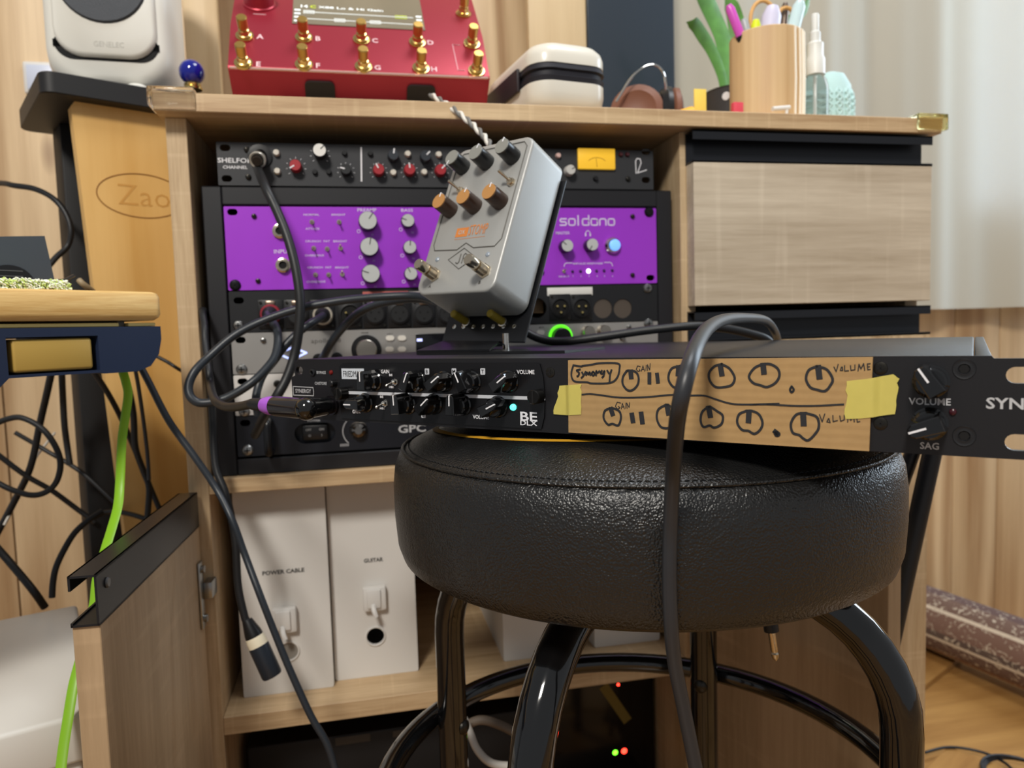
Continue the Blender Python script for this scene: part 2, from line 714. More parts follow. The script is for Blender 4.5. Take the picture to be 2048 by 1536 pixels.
# left lower door, opened 90 degrees towards the camera (local x runs out from the hinge)
Md = basis((-0.0405, -0.020, 0), V((-0.045, -1, 0)).normalized(), V((1, -0.045, 0)).normalized(), (0, 0, 1))
b = B()
b.M = Md
b.box(0, 0.262, -0.018, 0, 0.055, 0.4895, 0.0006, 1)
dl = b.done('door', OAK_GREY_V, cab)
rail(dl, Md @ Matrix.Translation((0.0, -0.018, 0.4897)), 0.264, 0.036, 0.0185)
b = B()
b.M = Md
b.cyl((0.247, 0.0002, 0.5145), (0.247, 0.0022, 0.5145), 0.0038, n=20, bev=0.0008)
b.done('bumper_pad', mat('clear_rubber', '5a5a5a', 0.25), dl)
b = B()
b.M = Md
b.box(0.0045, 0.018, 0.0, 0.003, 0.385, 0.455, 0.0012)
b.cyl((0.011, 0.002, 0.447), (0.011, 0.006, 0.447), 0.004, n=12)
b.cyl((0.011, 0.002, 0.395), (0.011, 0.006, 0.395), 0.004, n=12)
b.box(-0.012, 0.010, 0.002, 0.012, 0.414, 0.432, 0.002)
b.done('hinge', STEEL, dl)
# right lower door, hinged on the divider and opened past 90 degrees
ed = V((0.30, -1, 0)).normalized()
Mr = basis((0.512, -0.030, 0), ed, V((1, 0.30, 0)).normalized(), (0, 0, 1))
b = B()
b.M = Mr
b.box(0, 0.250, 0, 0.018, 0.055, 0.4895, 0.0006, 1)
dd = b.done('door', OAK_GREY_V, cab)
rail(dd, Mr @ Matrix.Translation((0.25, 0.0183, 0.4897)) @ Matrix.Rotation(PI, 4, 'Z'), 0.25, 0.036, 0.0185)

# clear corner bumpers
CLEAR = mat('clear_silicone', 'fbfaf6', 0.04, trans=1.0, ior=1.22)


def bumper(cx, sgn, label, m):
    b = B()
    b.box(cx - 0.0215, cx + 0.0215, -0.0405, -0.0358, 0.9130, 0.9322, 0.002, 3)
    b.box(cx - 0.0215, cx + 0.0215, -0.0402, -0.010, 0.9278, 0.9324, 0.002, 3)
    b.box(cx + sgn * 0.0175, cx + sgn * 0.0215, -0.0402, -0.010, 0.9130, 0.9322, 0.0018, 3)
    tag(b.done('corner_bumper', m), label, 'bumper', 'clear corner bumpers on the cabinet top')


bumper(-0.0375, -1, 'clear plastic corner bumper on the left front corner of the cabinet top', CLEAR)
bumper(0.829, 1, 'clear yellowed corner bumper on the right front corner of the cabinet top', mat('yellowed_silicone', 'f8f2cf', 0.05, trans=1.0, ior=1.22))

# ------------------------------------------------------------------ rack frame
rk = thing('equipment_rack', 'black steel rack frame standing on the upper cabinet shelf', 'rack', (0, 0, 0.5367))
RZ0, RZ1 = 0.0, 0.3075
for x0, x1 in ((-0.0220, -0.0022), (0.4848, 0.5035)):
    B().box(x0, x1, 0.0005, 0.028, 0.0, RZ1, 0.0012, 1).done('upright', FRAMEM, rk)
    B().box(x0, x1, 0.25, 0.278, 0.0, RZ1, 0.0012, 1).done('upright', FRAMEM, rk)
    B().box(x0, x1, 0.0285, 0.2495, RZ1 - 0.02, RZ1, 0.001, 1).done('side_bar', FRAMEM, rk)
    B().box(x0, x1, 0.0285, 0.2495, 0, 0.018, 0.001, 1).done('side_bar', FRAMEM, rk)
B().box(-0.0021, 0.4847, 0.0, 0.028, RZ1 - 0.0195, RZ1 - 0.0002, 0.0012, 1).done('top_bar', FRAMEM, rk)
B().box(-0.0021, 0.4847, 0.0, 0.028, 0.0, 0.0175, 0.0012, 1).done('bottom_bar', FRAMEM, rk)

AX = basis((0, 0, 0), (1, 0, 0), (0, 0, 1), (0, -1, 0))   # knob space (z outward, y up) -> rack space


def P2(px, py, y=0.0):
    """pixel on the rack-parallel plane at depth y -> x, z"""
    p = atY(px, py, y)
    return p.x, p.z


def knob(parent, M, r, h, m, cap=None, ang=None, line=WHITE, skirt=None, taper=0.92, lw=None, cover=None, llen=0.75, name='knob'):
    b = B()
    b.M = M
    pr = [(r, 0.0), (r, h * 0.15), (r * taper, h - r * 0.1), (r * taper * 0.93, h)]
    if skirt:
        pr = [(skirt, 0.0), (skirt, h * 0.16), (r, h * 0.22)] + pr[1:]
        pr = [pr[0], pr[1], pr[2], (r * taper, h - r * 0.1), (r * taper * 0.93, h)]
    b.lathe((0, 0, 0), (0, 0, 1), pr, 28)
    k = b.done(name, m, parent)
    if cap:
        b = B()
        b.M = M
        b.cyl((0, 0, h - 0.0002), (0, 0, h + 0.0006), r * taper * 0.95, n=28)
        b.done('cap', cap, k)
    if ang is not None:
        b = B()
        b.M = M @ Matrix.Rotation(-math.radians(ang), 4, 'Z')
        lw = lw or r * 0.13
        top = h + (0.0007 if cap else 0.0001)
        rr_ = r * taper * 0.93
        b.box(-lw / 2, lw / 2, rr_ * (1 - llen), rr_, top - 0.0004, top + 0.0003)
        b.box(-lw / 2, lw / 2, rr_ - 0.0002, rr_ + (r - rr_) + 0.0003, h * 0.55, top + 0.0002)
        b.done('pointer_line', line, k)
    return k


def kn(parent, px, py, r, h, m, z0, **kw):
    """knob whose front face is seen at px, py; parent origin at height z0"""
    x, z = P2(px, py, -h)
    return knob(parent, Matrix.Translation((x, 0, z - z0)) @ AX, r, h, m, **kw)


def screw(parent, px, py, z0, r=0.0042, m=DKSCREW, y=0.0, name='screw'):
    x, z = P2(px, py, y - 0.003)
    b = B()
    b.M = Matrix.Translation((x, y, z - z0)) @ AX
    b.lathe((0, 0, 0), (0, 0, 1), [(r, 0), (r, 0.0012), (r * 0.8, 0.0026), (r * 0.3, 0.0032)], 18)
    k = b.done(name, m, parent)
    b = B()
    b.M = Matrix.Translation((x, y, z - z0)) @ AX
    b.box(-r * 0.5, r * 0.5, -r * 0.1, r * 0.1, 0.0028, 0.0034)
    b.box(-r * 0.1, r * 0.1, -r * 0.5, r * 0.5, 0.0028, 0.0034)
    b.done('cross_slot', HOLE, k)
    return k


def toggle(parent, M, s=1.0, tilt=(0, 0.0), m=CHROME):
    b = B()
    b.M = M
    b.lathe((0, 0, 0), (0, 0, 1), [(0.0032 * s, 0), (0.0032 * s, 0.0012 * s), (0.0022 * s, 0.0013 * s), (0.0022 * s, 0.0036 * s)], 6)
    k = b.done('toggle_switch', m, parent)
    b = B()
    b.M = M
    d = V((tilt[0], tilt[1], 1)).normalized()
    p = V((0, 0, 0.003 * s))
    b.lathe(p, d, [(0.0008 * s, 0), (0.0012 * s, 0.0075 * s), (0.0013 * s, 0.0088 * s), (0.0007 * s, 0.0096 * s)], 12)
    b.done('lever', m, k)
    return k


def faceplate(parent, x0, x1, z0, z1, m, slots=(), holes=(), th=0.003, name='faceplate', y=0.0):
    hs = [stadium(a, c, 0.0105, 0.0068) for a, c in slots] + list(holes)
    return B().plate(rrect(x0, x1, z0, z1, 0.001, 2), hs, y, y + th).done(name, m, parent, 0.3)


XL, XR = -0.0008, 0.4834


def unit_body(parent, h, d=0.22, m=BLACKM):
    B().box(0.020, 0.463, 0.0035, d, 0.001, h - 0.001, 0.001, 1).done('chassis', m, parent)


# ---- preamp channel on top of the rack
z0 = 0.8448
u = thing('preamp_channel', 'charcoal one-unit preamp with red knobs and yellow meter on top of the rack', 'preamp', (0, 0, z0))
SHM = mat('charcoal_panel', '333437', 0.5, 0.2, bump=(2500, 0.1, 0.0003))
sl = [(P2(450, 295.4)[0], P2(450, 295.4)[1] - z0), (P2(453.7, 357)[0], P2(453.7, 357)[1] - z0), (P2(1291.7, 303.8)[0], P2(1291.7, 303.8)[1] - z0), (P2(1291.7, 360)[0], P2(1291.7, 360)[1] - z0)]
faceplate(u, -0.0045, 0.4808, 0.0002, 0.0446, SHM, sl)
unit_body(u, 0.0440)
for p in ((492.8, 298), (496, 352.8), (1257.4, 357)):
    screw(u, *p, z0, 0.0030, DKSCREW)
RED = mat('red_knob', 'a3262f', 0.4)
NAVY = mat('navy_knob', '2b3038', 0.4)
DKGREY = mat('dark_grey_knob', '1e1f21', 0.4)
IVORY = mat('ivory_button', 'd8d2c6', 0.35)
GREYW = mat('grey_white_knob', 'c9c7c2', 0.4)
for px, py, a in ((590.4, 329.6, -120), (757.7, 338, -25), (820, 338, -5), (882, 338.6, 45)):
    kn(u, px, py, 0.0063, 0.011, RED, z0, ang=a, lw=0.0014)
for px, py, a in ((787, 309, 10), (851.7, 311, 45)):
    kn(u, px, py, 0.0062, 0.012, NAVY, z0, ang=a, lw=0.0014)
kn(u, 691.7, 338, 0.0058, 0.011, DKGREY, z0, ang=-75, lw=0.0014)
kn(u, 639, 300, 0.0070, 0.015, DKGREY, z0, cap=mat('white_knob_cap', 'e9e7e2', 0.35), ang=45, line=DKGREY, taper=0.97)
kn(u, 1142, 339, 0.0060, 0.010, GREYW, z0, ang=60, line=DKGREY)
for px, py in ((552, 304), (554, 341), (816, 306.4), (878, 307.6), (787, 344), (849, 343)):
    kn(u, px, py, 0.0037, 0.005, IVORY, z0, taper=0.8, name='push_button')
kn(u, 1117.7, 310, 0.0032, 0.004, mat('pink_button', 'd9b6ae', 0.35), z0, taper=0.8, name='push_button')
for px, py in ((689, 305), (629.5, 343), (657.6, 343), (740.6, 306), (1192.8, 356)):
    kn(u, px, py, 0.0030, 0.004, BLACK, z0, taper=0.8, name='push_button')
for px, py in ((1243, 308), (1256, 308)):
    kn(u, px, py, 0.0028, 0.003, mat('dark_red_lens', '4a1f24', 0.3), z0, taper=0.7, name='indicator')
xm0, zm0 = P2(1155, 339)
xm1, zm1 = P2(1228, 299)
b = B().box(xm0, xm1, -0.004, 0.0, zm0 - z0, zm1 - z0, 0.001)
vu = b.done('meter', mat('yellow_meter_glow', 'd9a92a', 0.4, emit=0.55), u)
b = B()
cx, cz = (xm0 + xm1) / 2, zm0 - z0 + 0.004
b.stroke([(cx + 0.013 * math.sin(t * 0.1), cz + 0.010 * math.cos(t * 0.1) - 0.001) for t in range(-9, 10)], 0.0005, -0.0042)
b.stroke([(cx, cz - 0.002), (cx - 0.001, cz + 0.008)], 0.0005, -0.0042)
b.done('meter_scale', mat('meter_print', '6b5215', 0.6), vu)
b = B()
xa, za = P2(722.3, 295)
xb, zb = P2(723, 362)
b.stroke([(xa, za - z0), (xb, zb - z0)], 0.0016, -0.0002)
b.stroke([(P2(1272, 347)[0], P2(1272, 347)[1] - z0), (P2(1271, 322)[0], P2(1271, 322)[1] - z0), (P2(1274, 317)[0], P2(1274, 317)[1] - z0), (P2(1280, 318)[0], P2(1280, 318)[1] - z0), (P2(1282, 326)[0], P2(1282, 326)[1] - z0), (P2(1275, 346)[0], P2(1275, 346)[1] - z0), (P2(1293, 340)[0], P2(1293, 340)[1] - z0)], 0.0010, -0.0002)
for px, py, r in ((590.4, 329.6, 0.0105), (691.7, 338, 0.0095), (757.7, 338, 0.0095), (820, 338, 0.0095), (882, 338.6, 0.0095), (639, 304, 0.0105)):
    x, z = P2(px, py, -0.011)
    for t in range(-4, 5):
        a = t * 0.58
        b.stroke([(x + r * 0.86 * math.sin(a), z - z0 + r * 0.86 * math.cos(a)), (x + r * math.sin(a), z - z0 + r * math.cos(a))], 0.0004, -0.0002)
x, z = P2(476, 321)
write(b, 'SHELFORD', (x, -0.0002, z - z0), 0.0050, width=0.0405)
x, z = P2(470.5, 334.5)
write(b, 'CHANNEL', (x, -0.0002, z - z0), 0.0033, width=0.0245)
b.done('lettering', WHITE, u)
jx, jz = P2(520, 313)
b = B()
b.lathe((jx, 0, jz - z0), (0, -1, 0), [(0.0125, 0), (0.0125, 0.002), (0.009, 0.0025)], 24)
b.done('input_socket', BLACK, u)

# ---- purple two-unit preamp
z0 = 0.8233 - 0.0882
u = thing('purple_preamp', 'bright purple two-unit guitar preamp with pale grey knobs in the rack', 'preamp', (0, 0, z0))
PURP = mat('purple_anodised', 'a23ad2', 0.38, 0.15, bump=(3000, 0.08, 0.0003))
q = lambda px, py, y=0.0: (P2(px, py, y)[0], P2(px, py, y)[1] - z0)
faceplate(u, XL, XR, 0.0002, 0.0880, PURP, [q(464.7, 424), q(469.6, 570), q(1299.6, 424), q(1301, 555.6)])
unit_body(u, 0.088)
for p in ((507.4, 431.6), (515.5, 561.5), (1266.6, 432), (1266.6, 549.8), (1084.7, 543.7)):
    screw(u, *p, z0, 0.0027, DKSCREW)
for p in ((469.6, 570), (1299.6, 423)):
    screw(u, *p, z0, 0.0058, mat('black_rack_screw', '26262a', 0.25, 0.8), name='rack_screw')
PGREY = mat('pale_grey_knob', 'b9bcba', 0.45)
for px, py, a in ((735.7, 440.7, 35), (738.6, 493, 12), (741.8, 547, -70)):
    kn(u, px, py, 0.0100, 0.016, BLACK, z0, cap=PGREY, ang=a, line=mat('grey_line', '4a4a4a', 0.5), lw=0.0009, taper=0.97)
for px, py, a in ((816, 440.7, -70), (820, 494, 5), (822, 547, -25), (1134.8, 491, -50), (1185, 489, -150)):
    kn(u, px, py, 0.0072, 0.013, BLACK, z0, cap=PGREY, ang=a, line=MATS['grey_line'], lw=0.0009, taper=0.97)
for i, (px, py) in enumerate(((623.4, 443), (678, 443), (627, 495.6), (654, 497), (681, 495.6), (630.7, 549), (657, 549), (684.4, 548))):
    x, z = q(px, py, -0.004)
    toggle(u, Matrix.Translation((x, 0, z)) @ AX, 0.85, (0.0, 0.35 if i in (4, 7) else -0.15), NICKEL)
x, z = q(1129, 542, -0.003)
toggle(u, Matrix.Translation((x, 0, z)) @ AX, 0.7, (0, 0.2), NICKEL)
for px, py in ((560, 462.6), (566.5, 531)):
    x, z = q(px, py)
    b = B()
    b.lathe((x, 0, z), (0, -1, 0), [(0.0078, 0), (0.0078, 0.0025), (0.0062, 0.0030), (0.0062, 0.006), (0.0042, 0.0062), (0.0038, 0.001)], 20, cap1=False)
    j = b.done('input_jack', NICKEL, u)
    B().cyl((x, -0.0035, z), (x, -0.0042, z), 0.0040, n=16).done('jack_hole', HOLE, j)
x, z = q(1230.3, 490, -0.006)
b = B().lathe((x - 0.0015, 0, z), (0, -1, 0), [(0.0098, 0), (0.0098, 0.003), (0.0078, 0.006), (0.0066, 0.006)], 28, cap1=False)
pw = b.done('power_button', CHROME, u)
B().lathe((x, -0.004, z), (0, -1, 0), [(0.0066, 0), (0.0066, 0.002), (0.005, 0.0028)], 24).done('lens', mat('blue_lamp', '6fa6ff', 0.3, emit=0.9), pw)
for i, px in enumerate((1145, 1161, 1177, 1193, 1208, 1224.5)):
    x, z = q(px, 543 - i * 0.4)
    b = B().lathe((x, 0, z), (0, -1, 0), [(0.0026 if i == 2 else 0.0018, 0), (0.0022 if i == 2 else 0.0014, 0.0015), (0.0008, 0.0022)], 14)
    b.done('indicator', mat('lit_white_lamp', 'ffffff', 0.3, emit=2.5) if i == 2 else mat('dark_lens_purple', '3a2350', 0.3), u)
b = B()
for st, px, py, h, wd in (('NORMAL', 623, 429.5, .0022, .0165), ('BRIGHT', 677, 429.5, .0022, .0145), ('CRUNCH', 626, 482.5, .0022, .016), ('FAT', 653.5, 482.5, .0022, .0065), ('BRIGHT', 680.5, 482.5, .0022, .0145), ('OVERDRIVE', 629, 511, .0022, .020), ('CRUNCH', 630, 535, .0022, .016), ('FAT', 657, 535, .0022, .0065), ('BRIGHT', 684, 535, .0022, .0145), ('OVERDRIVE', 632, 563.5, .0022, .020), ('ATTACK', 625.5, 457.5, .0022, .015),
                          ('PREAMP', 734, 420, .0036, .0205), ('BASS', 814, 420.5, .0034, .0130), ('INPUT', 565, 503, .0042, .0175), ('MASTER', 1125.5, 466, .0032, .0168), ('IMPULSE RESPONSE', 1176, 527, .0022, .036), ('SELECT', 1128, 553, .0018, .013)):
    x, z = q(px, py)
    write(b, st, (x, -0.0002, z), h, width=wd)
for i, px in enumerate((1146, 1162, 1178, 1194, 1209, 1225)):
    x, z = q(px, 552)
    write(b, str(i + 1), (x, -0.0002, z), 0.0020)
for r in range(3):
    for px, py, c in ((717.4 + r * 4, 462.6 + r * 52, 0), (744.7 + r * 3, 469.5 + r * 52, 1), (801.5 + r * 3, 459 + r * 52, 0), (825 + r * 2, 465 + r * 52, 1)):
        x, z = q(px, py)
        if c:
            write(b, '11', (x, -0.0002, z), 0.0022)
        else:
            b.stroke([(x + 0.0017 * math.cos(t * PI / 7), z + 0.0017 * math.sin(t * PI / 7)) for t in range(14)], 0.0006, -0.0002, closed=True)
x, z = q(1175.7, 466)
b.stroke([(x + 0.0028 * math.cos(t * PI / 10), z - 0.0008 + 0.0034 * math.sin(t * PI / 10)) for t in range(11)], 0.0008, -0.0002)
for s in (-1, 1):
    b.stroke([(x + s * 0.0028, z - 0.0005), (x + s * 0.0028, z - 0.0032)], 0.0017, -0.0002)
xa, za = q(1128, 533)
xb, zb = q(1225, 530)
b.stroke([(xa, za), (xa + .001, za + .003), (xa + .003, za + .004), (xa + .010, za + .004)], 0.0009, -0.0002)
b.stroke([(xb, zb - 0.001), (xb - .001, zb + .002), (xb - .003, zb + .003), (xb - .010, zb + .003)], 0.0009, -0.0002)
x, z = q(1173.5, 442)
# rounded extended logotype
cw = 0.0735 / 7
for i, ch in enumerate('soldano'):
    cx = x - 0.0735 / 2 + cw * (i + 0.5) + (0.003 if i < 2 else (-0.0015 if i > 2 else 0))
    w2, h2 = cw * 0.36, 0.0036
    oval = [(cx + w2 * math.copysign(abs(math.cos(t)) ** 0.5, math.cos(t)), z - 0.0012 + h2 * math.copysign(abs(math.sin(t)) ** 0.5, math.sin(t))) for t in [k * PI / 10 for k in range(20)]]
    W_ = 0.0016
    if ch in 'oda':
        b.stroke(oval, W_, -0.0002, closed=True)
    if ch == 'd':
        b.stroke([(cx + w2, z - 0.0048), (cx + w2, z + 0.0062)], W_, -0.0002)
    if ch == 'a':
        b.stroke([(cx + w2, z - 0.0048), (cx + w2, z + 0.0018)], W_, -0.0002)
    if ch == 'l':
        b.stroke([(cx, z - 0.0048), (cx, z + 0.0062)], W_, -0.0002)
    if ch == 'n':
        b.stroke([(cx - w2, z - 0.0048), (cx - w2, z + 0.0010), (cx - w2 * .6, z + 0.0024), (cx + w2 * .6, z + 0.0024), (cx + w2, z + 0.0010), (cx + w2, z - 0.0048)], W_, -0.0002)
    if ch == 's':
        b.stroke([(cx + w2, z + 0.0024), (cx - w2 * .7, z + 0.0024), (cx - w2, z + 0.0008), (cx - w2 * .7, z - 0.0010), (cx + w2 * .7, z - 0.0010), (cx + w2, z - 0.0030), (cx + w2 * .7, z - 0.0048), (cx - w2, z - 0.0048)], W_, -0.0002)
b.done('lettering', mat('lilac_print', 'dccdee', 0.6), u)

# ---- patch panel
z0 = 0.8233 - 0.1330
u = thing('patch_bay', 'black patch bay of round audio sockets below the purple preamp', 'patch bay', (0, 0, z0))
q = lambda px, py, y=0.0: (P2(px, py, y)[0], P2(px, py, y)[1] - z0)
CON = [542, 594, 646, 700, 750, 799, 847.7, 896]
hol = [circ(*q(1074, 616), 0.0115, 24), circ(*q(1206, 617), 0.0115, 24), circ(*q(1245.6, 617), 0.0115, 24)]
faceplate(u, XL, XR, 0.0004, 0.0438, BLACKM, [q(477.3, 601), q(476, 651), q(1297, 576)], hol)
for p in ((476, 651), (1297, 576)):
    screw(u, *p, z0, 0.0055, STEEL, name='rack_screw')
for i, px in enumerate(CON + [1120, 1162.5]):
    py = 629 - (px - 542) * 0.0068 if px < 1000 else 615
    x, z = q(px, py)
    b = B()
    b.box(x - 0.0128, x + 0.0128, -0.0012, 0.0, z - 0.0155, z + 0.0155, 0.0008)
    b.lathe((x, -0.001, z), (0, -1, 0), [(0.0118, 0), (0.0118, 0.0018), (0.0098, 0.0022), (0.0098, 0.0002)], 24, cap1=False)
    c = b.done('socket', BLACK, u)
    male = px in (700, 1120, 1162.5)
    B().cyl((x, -0.0006, z), (x, -0.0013 if male else -0.0024, z), 0.0096, n=24).done('insert', HOLE if male else mat('socket_insert', '18191b', 0.5), c)
    b = B()
    for a in (0.5, PI - 0.5, 1.5 * PI):
        pxx, pz = x + 0.0048 * math.cos(a), z + 0.0048 * math.sin(a) - 0.0008
        if male:
            b.cyl((pxx, -0.001, pz), (pxx, -0.005, pz), 0.0012, n=10)
        else:
            b.cyl((pxx, -0.0025, pz), (pxx, -0.0027, pz), 0.0012, n=10)
    b.done('pins' if male else 'pin_holes', PINGOLD if male else HOLE, c)
    if not male:
        B().box(x - 0.005, x + 0.005, -0.004, -0.001, z + 0.0095, z + 0.0145, 0.0012).done('latch', mat('latch_metal', '9b8878', 0.3, 0.9), c)
    for sx, sz in ((-1, 1), (1, -1)):
        B().cyl((x + sx * 0.0100, -0.001, z + sz * 0.0128), (x + sx * 0.0100, -0.0024, z + sz * 0.0128), 0.0015, n=10).done('screw', DKSCREW, c)
for k, (px, py) in enumerate(((1074, 616), (1206, 617), (1245.6, 617))):
    x, z = q(px, py)
    if k == 0:
        B().box(x - 0.013, x + 0.013, 0.020, 0.030, z - 0.0055, z + 0.016, 0.001).done('wood_block', mat('tan_block', 'd2ac80', 0.6), u)
    else:
        B().cyl((x, 0.0012, z), (x, 0.0026, z), 0.0114, n=24).done('interior_view_disc', mat('lit_interior_brown', '4d443c', 0.6), u)  # open hole: brown disc paints the dimly lit interior behind it
for (xa, ya, xb, yb, m) in ((725, 583.5, 817, 591, mat('red_label', 'b05a50', 0.6)), (818, 583, 862, 591, mat('pale_label', 'b9b3ab', 0.6)), (1094, 575.5, 1185, 590, mat('white_label', 'dedcd6', 0.6))):
    x0_, z1_ = q(xa, ya)
    x1_, z0_ = q(xb, yb)
    B().box(x0_, x1_, -0.0006, 0.0, z0_, z1_, 0.0003).done('label_strip', m, u)

# ---- silver audio interface
z0 = 0.8233 - 0.1777
u = thing('audio_interface', 'silver one-unit audio interface with large volume knob in the rack', 'audio interface', (0, 0, z0))
q = lambda px, py, y=0.0: (P2(px, py, y)[0], P2(px, py, y)[1] - z0)
ALU = mat('bead_blasted_aluminium', 'a7a5a2', 0.42, 0.6, bump=(3500, 0.08, 0.0003))
faceplate(u, XL, XR, 0.0004, 0.0442, ALU, [q(481, 680), q(483, 739), q(1298, 648)])
unit_body(u, 0.044)
for p in ((482.6, 739), (1298.8, 647)):
    screw(u, *p, z0, 0.0058, STEEL, name='rack_screw')
for p in ((526, 681), (1259.8, 653.8)):
    screw(u, *p, z0, 0.0030, STEEL)
x, z = q(733, 699.7, -0.012)
b = B().lathe((x, 0, z), (0, -1, 0), [(0.0163, 0), (0.0163, 0.003), (0.0150, 0.0045), (0.0112, 0.0045)], 40, cap1=False)
k = b.done('volume_ring', BLACK, u)
B().lathe((x, 0.0, z), (0, -1, 0), [(0.0112, 0), (0.0112, 0.011), (0.0102, 0.012)], 40).done('knob', mat('spun_aluminium', 'c9c1b4', 0.3, 1.0), k)
for px, py in ((780, 676), (803.7, 676), (779, 698.4), (803.7, 698.4), (1081, 665)):
    x, z = q(px, py)
    B().plate(stadium(x, z, 0.0092, 0.0056), [], -0.0018, 0.0).done('push_button', mat('lit_ivory_button', 'dcd8cf', 0.35), u)
x0_, z1_ = q(831, 668)
x1_, z0_ = q(1010, 712)
B().box(x0_, x1_, -0.0008, 0.0, z0_ - 0.004, z1_, 0.0003).done('display', mat('display_glass', '0a0b10', 0.15), u)
x, z = q(839, 680)
B().box(x - 0.003, x + 0.003, -0.0011, -0.0008, z - 0.0015, z + 0.0015).done('display_light', mat('pale_blue_light', 'b9c0ff', 0.4, emit=1.2), u)
for px, py in ((637, 718.5), (674, 716)):
    x, z = q(px, py)
    b = B().lathe((x, 0, z), (0, -1, 0), [(0.0062, 0), (0.0062, 0.0015), (0.0042, 0.0017)], 20)
    j = b.done('input_jack', BLACK, u)
    B().cyl((x, -0.0016, z), (x, -0.0019, z), 0.0035, n=16).done('jack_hole', HOLE, j)
x, z = q(1123.7, 674, -0.006)
k = B().lathe((x, 0, z), (0, -1, 0), [(0.0105, 0), (0.0105, 0.010), (0.0095, 0.011)], 32).done('knob', BLACK, u)
b = B()
b.tube([(x + 0.0128 * math.cos(t * PI / 16), -0.0012, z + 0.0128 * math.sin(t * PI / 16)) for t in range(-3, 20)], 0.0016, 8)
b.done('level_ring', mat('green_level_light', '59e81e', 0.4, emit=1.3), k)
for px, py in ((1180, 664), (1211.7, 662)):
    kn(u, px, py, 0.0074, 0.012, mat('spun_aluminium', 'c9c1b4', 0.3, 1.0), z0)
x, z = q(1247.3, 675, -0.005)
toggle(u, Matrix.Translation((x, 0, z)) @ AX, 1.3, (0, 0.3), CHROME)
b = B()
x, z = q(652, 682.5)
write(b, 'apollo x8', (x, -0.0003, z), 0.0062, width=0.0315, bold=0.0)
for st, px, py in (('PREAMP', 730, 665.5), ('MONITOR', 1124.5, 653), ('INPUT', 780, 668), ('MUTE', 1083, 655)):
    x, z = q(px, py)
    write(b, st, (x, -0.0003, z), 0.0016)
b.done('lettering', mat('grey_print', '55524f', 0.6), u)
x, z = q(586, 706.5)
b = B()
for s, (ax, aw) in ((0, (-0.0063, 0.0088)), (1, (0.0072, 0.0062))):
    t = [(x + ax - aw, z), (x + ax + aw * (0.75 if s == 0 else 0.2), z + 0.0066 * (1 if s == 0 else 0.6)), (x + ax + aw * (0.45 if s == 0 else 1.0), z - (0.0066 if s == 0 else 0))] if s == 0 else [(x + ax - aw * .6, z + 0.0048), (x + ax + aw * 1.1, z), (x + ax - aw * .6, z - 0.0048)]
    b.stroke(t, 0.0020, -0.0006, closed=True)
b.done('lit_logo', mat('blue_white_light', 'aebcff', 0.4, emit=1.3), u)

# ---- white blank unit
z0 = 0.8233 - 0.2221
u = thing('white_unit', 'plain white one-unit device in the rack above the power unit', 'rack device', (0, 0, z0))
q = lambda px, py, y=0.0: (P2(px, py, y)[0], P2(px, py, y)[1] - z0)
faceplate(u, XL, XR, 0.0004, 0.0438, mat('white_panel', 'd9d6d2', 0.5), [q(485, 763), q(488, 823)])
unit_body(u, 0.044)
screw(u, 488, 823.6, z0, 0.0058, STEEL, name='rack_screw')
screw(u, 554, 768, z0, 0.0040, DKSCREW)

# ---- power unit
z0 = 0.8233 - 0.2668
u = thing('power_unit', 'black power conditioner with handle and rocker switch, lowest unit in the rack', 'power unit', (0, 0, z0))
q = lambda px, py, y=0.0: (P2(px, py, y)[0], P2(px, py, y)[1] - z0)
NAVB = mat('blue_black_panel', '10141d', 0.42)
rc = q(630, 866)
faceplate(u, XL, XR, 0.0004, 0.0442, NAVB, [q(490.5, 846), q(494.5, 901)], [stadium(rc[0], rc[1], 0.0435, 0.0225, 10)])
B().box(0.02, 0.463, 0.012, 0.22, 0.001, 0.043, 0.001, 1).done('chassis', NAVB, u)
screw(u, 494.5, 901.4, z0, 0.0060, STEEL, name='rack_screw')
xh, zh = q(540, 872)
b = B()
b.tube(spline([(xh, 0, zh + 0.0165), (xh, -0.014, zh + 0.0165), (xh, -0.0185, zh + 0.012), (xh, -0.0185, zh - 0.012), (xh, -0.014, zh - 0.0165), (xh, 0, zh - 0.0165)], 6), 0.0042, 12)
b.done('handle', mat('satin_black_handle', '16171a', 0.28), u)
k = B().box(rc[0] - 0.014, rc[0] + 0.014, 0.003, 0.011, rc[1] - 0.0085, rc[1] + 0.0085, 0.002).done('rocker_switch', BLACK, u)
b = B()
write(b, 'OFF', (rc[0] - 0.007, 0.0028, rc[1] + 0.0035), 0.0026)
write(b, 'O', (rc[0] - 0.006, 0.0028, rc[1] - 0.003), 0.0026)
write(b, 'ON', (rc[0] + 0.007, 0.0028, rc[1] + 0.0035), 0.0026)
write(b, 'I', (rc[0] + 0.007, 0.0028, rc[1] - 0.003), 0.0026)
b.done('lettering', mat('dim_print', '9b9b9b', 0.6), k)
x, z = q(717, 860.6, -0.006)
b = B().lathe((x, 0, z), (0, -1, 0), [(0.0098, 0), (0.0098, 0.003), (0.008, 0.005), (0.0074, 0.008), (0.004, 0.0105)], 28)
b.done('lamp_knob', mat('smoked_chrome', '8d8780', 0.15, 1.0), u)
b = B()
x, z = q(717, 862)
b.stroke([(x + 0.017 * math.cos(t * 0.12), z + 0.017 * math.sin(t * 0.12)) for t in range(20, 34)], 0.0010, -0.0002)
x, z = q(628, 841)
write(b, 'POWER', (x, -0.0002, z), 0.0025, width=0.0135)
x, z = q(824, 857)
write(b, 'GPC', (x, -0.0002, z), 0.0088, width=0.031, bold=0.02)
x, z = q(689, 890)
write(b, 'IIIII', (x, -0.0002, z), 0.0030, width=0.009)
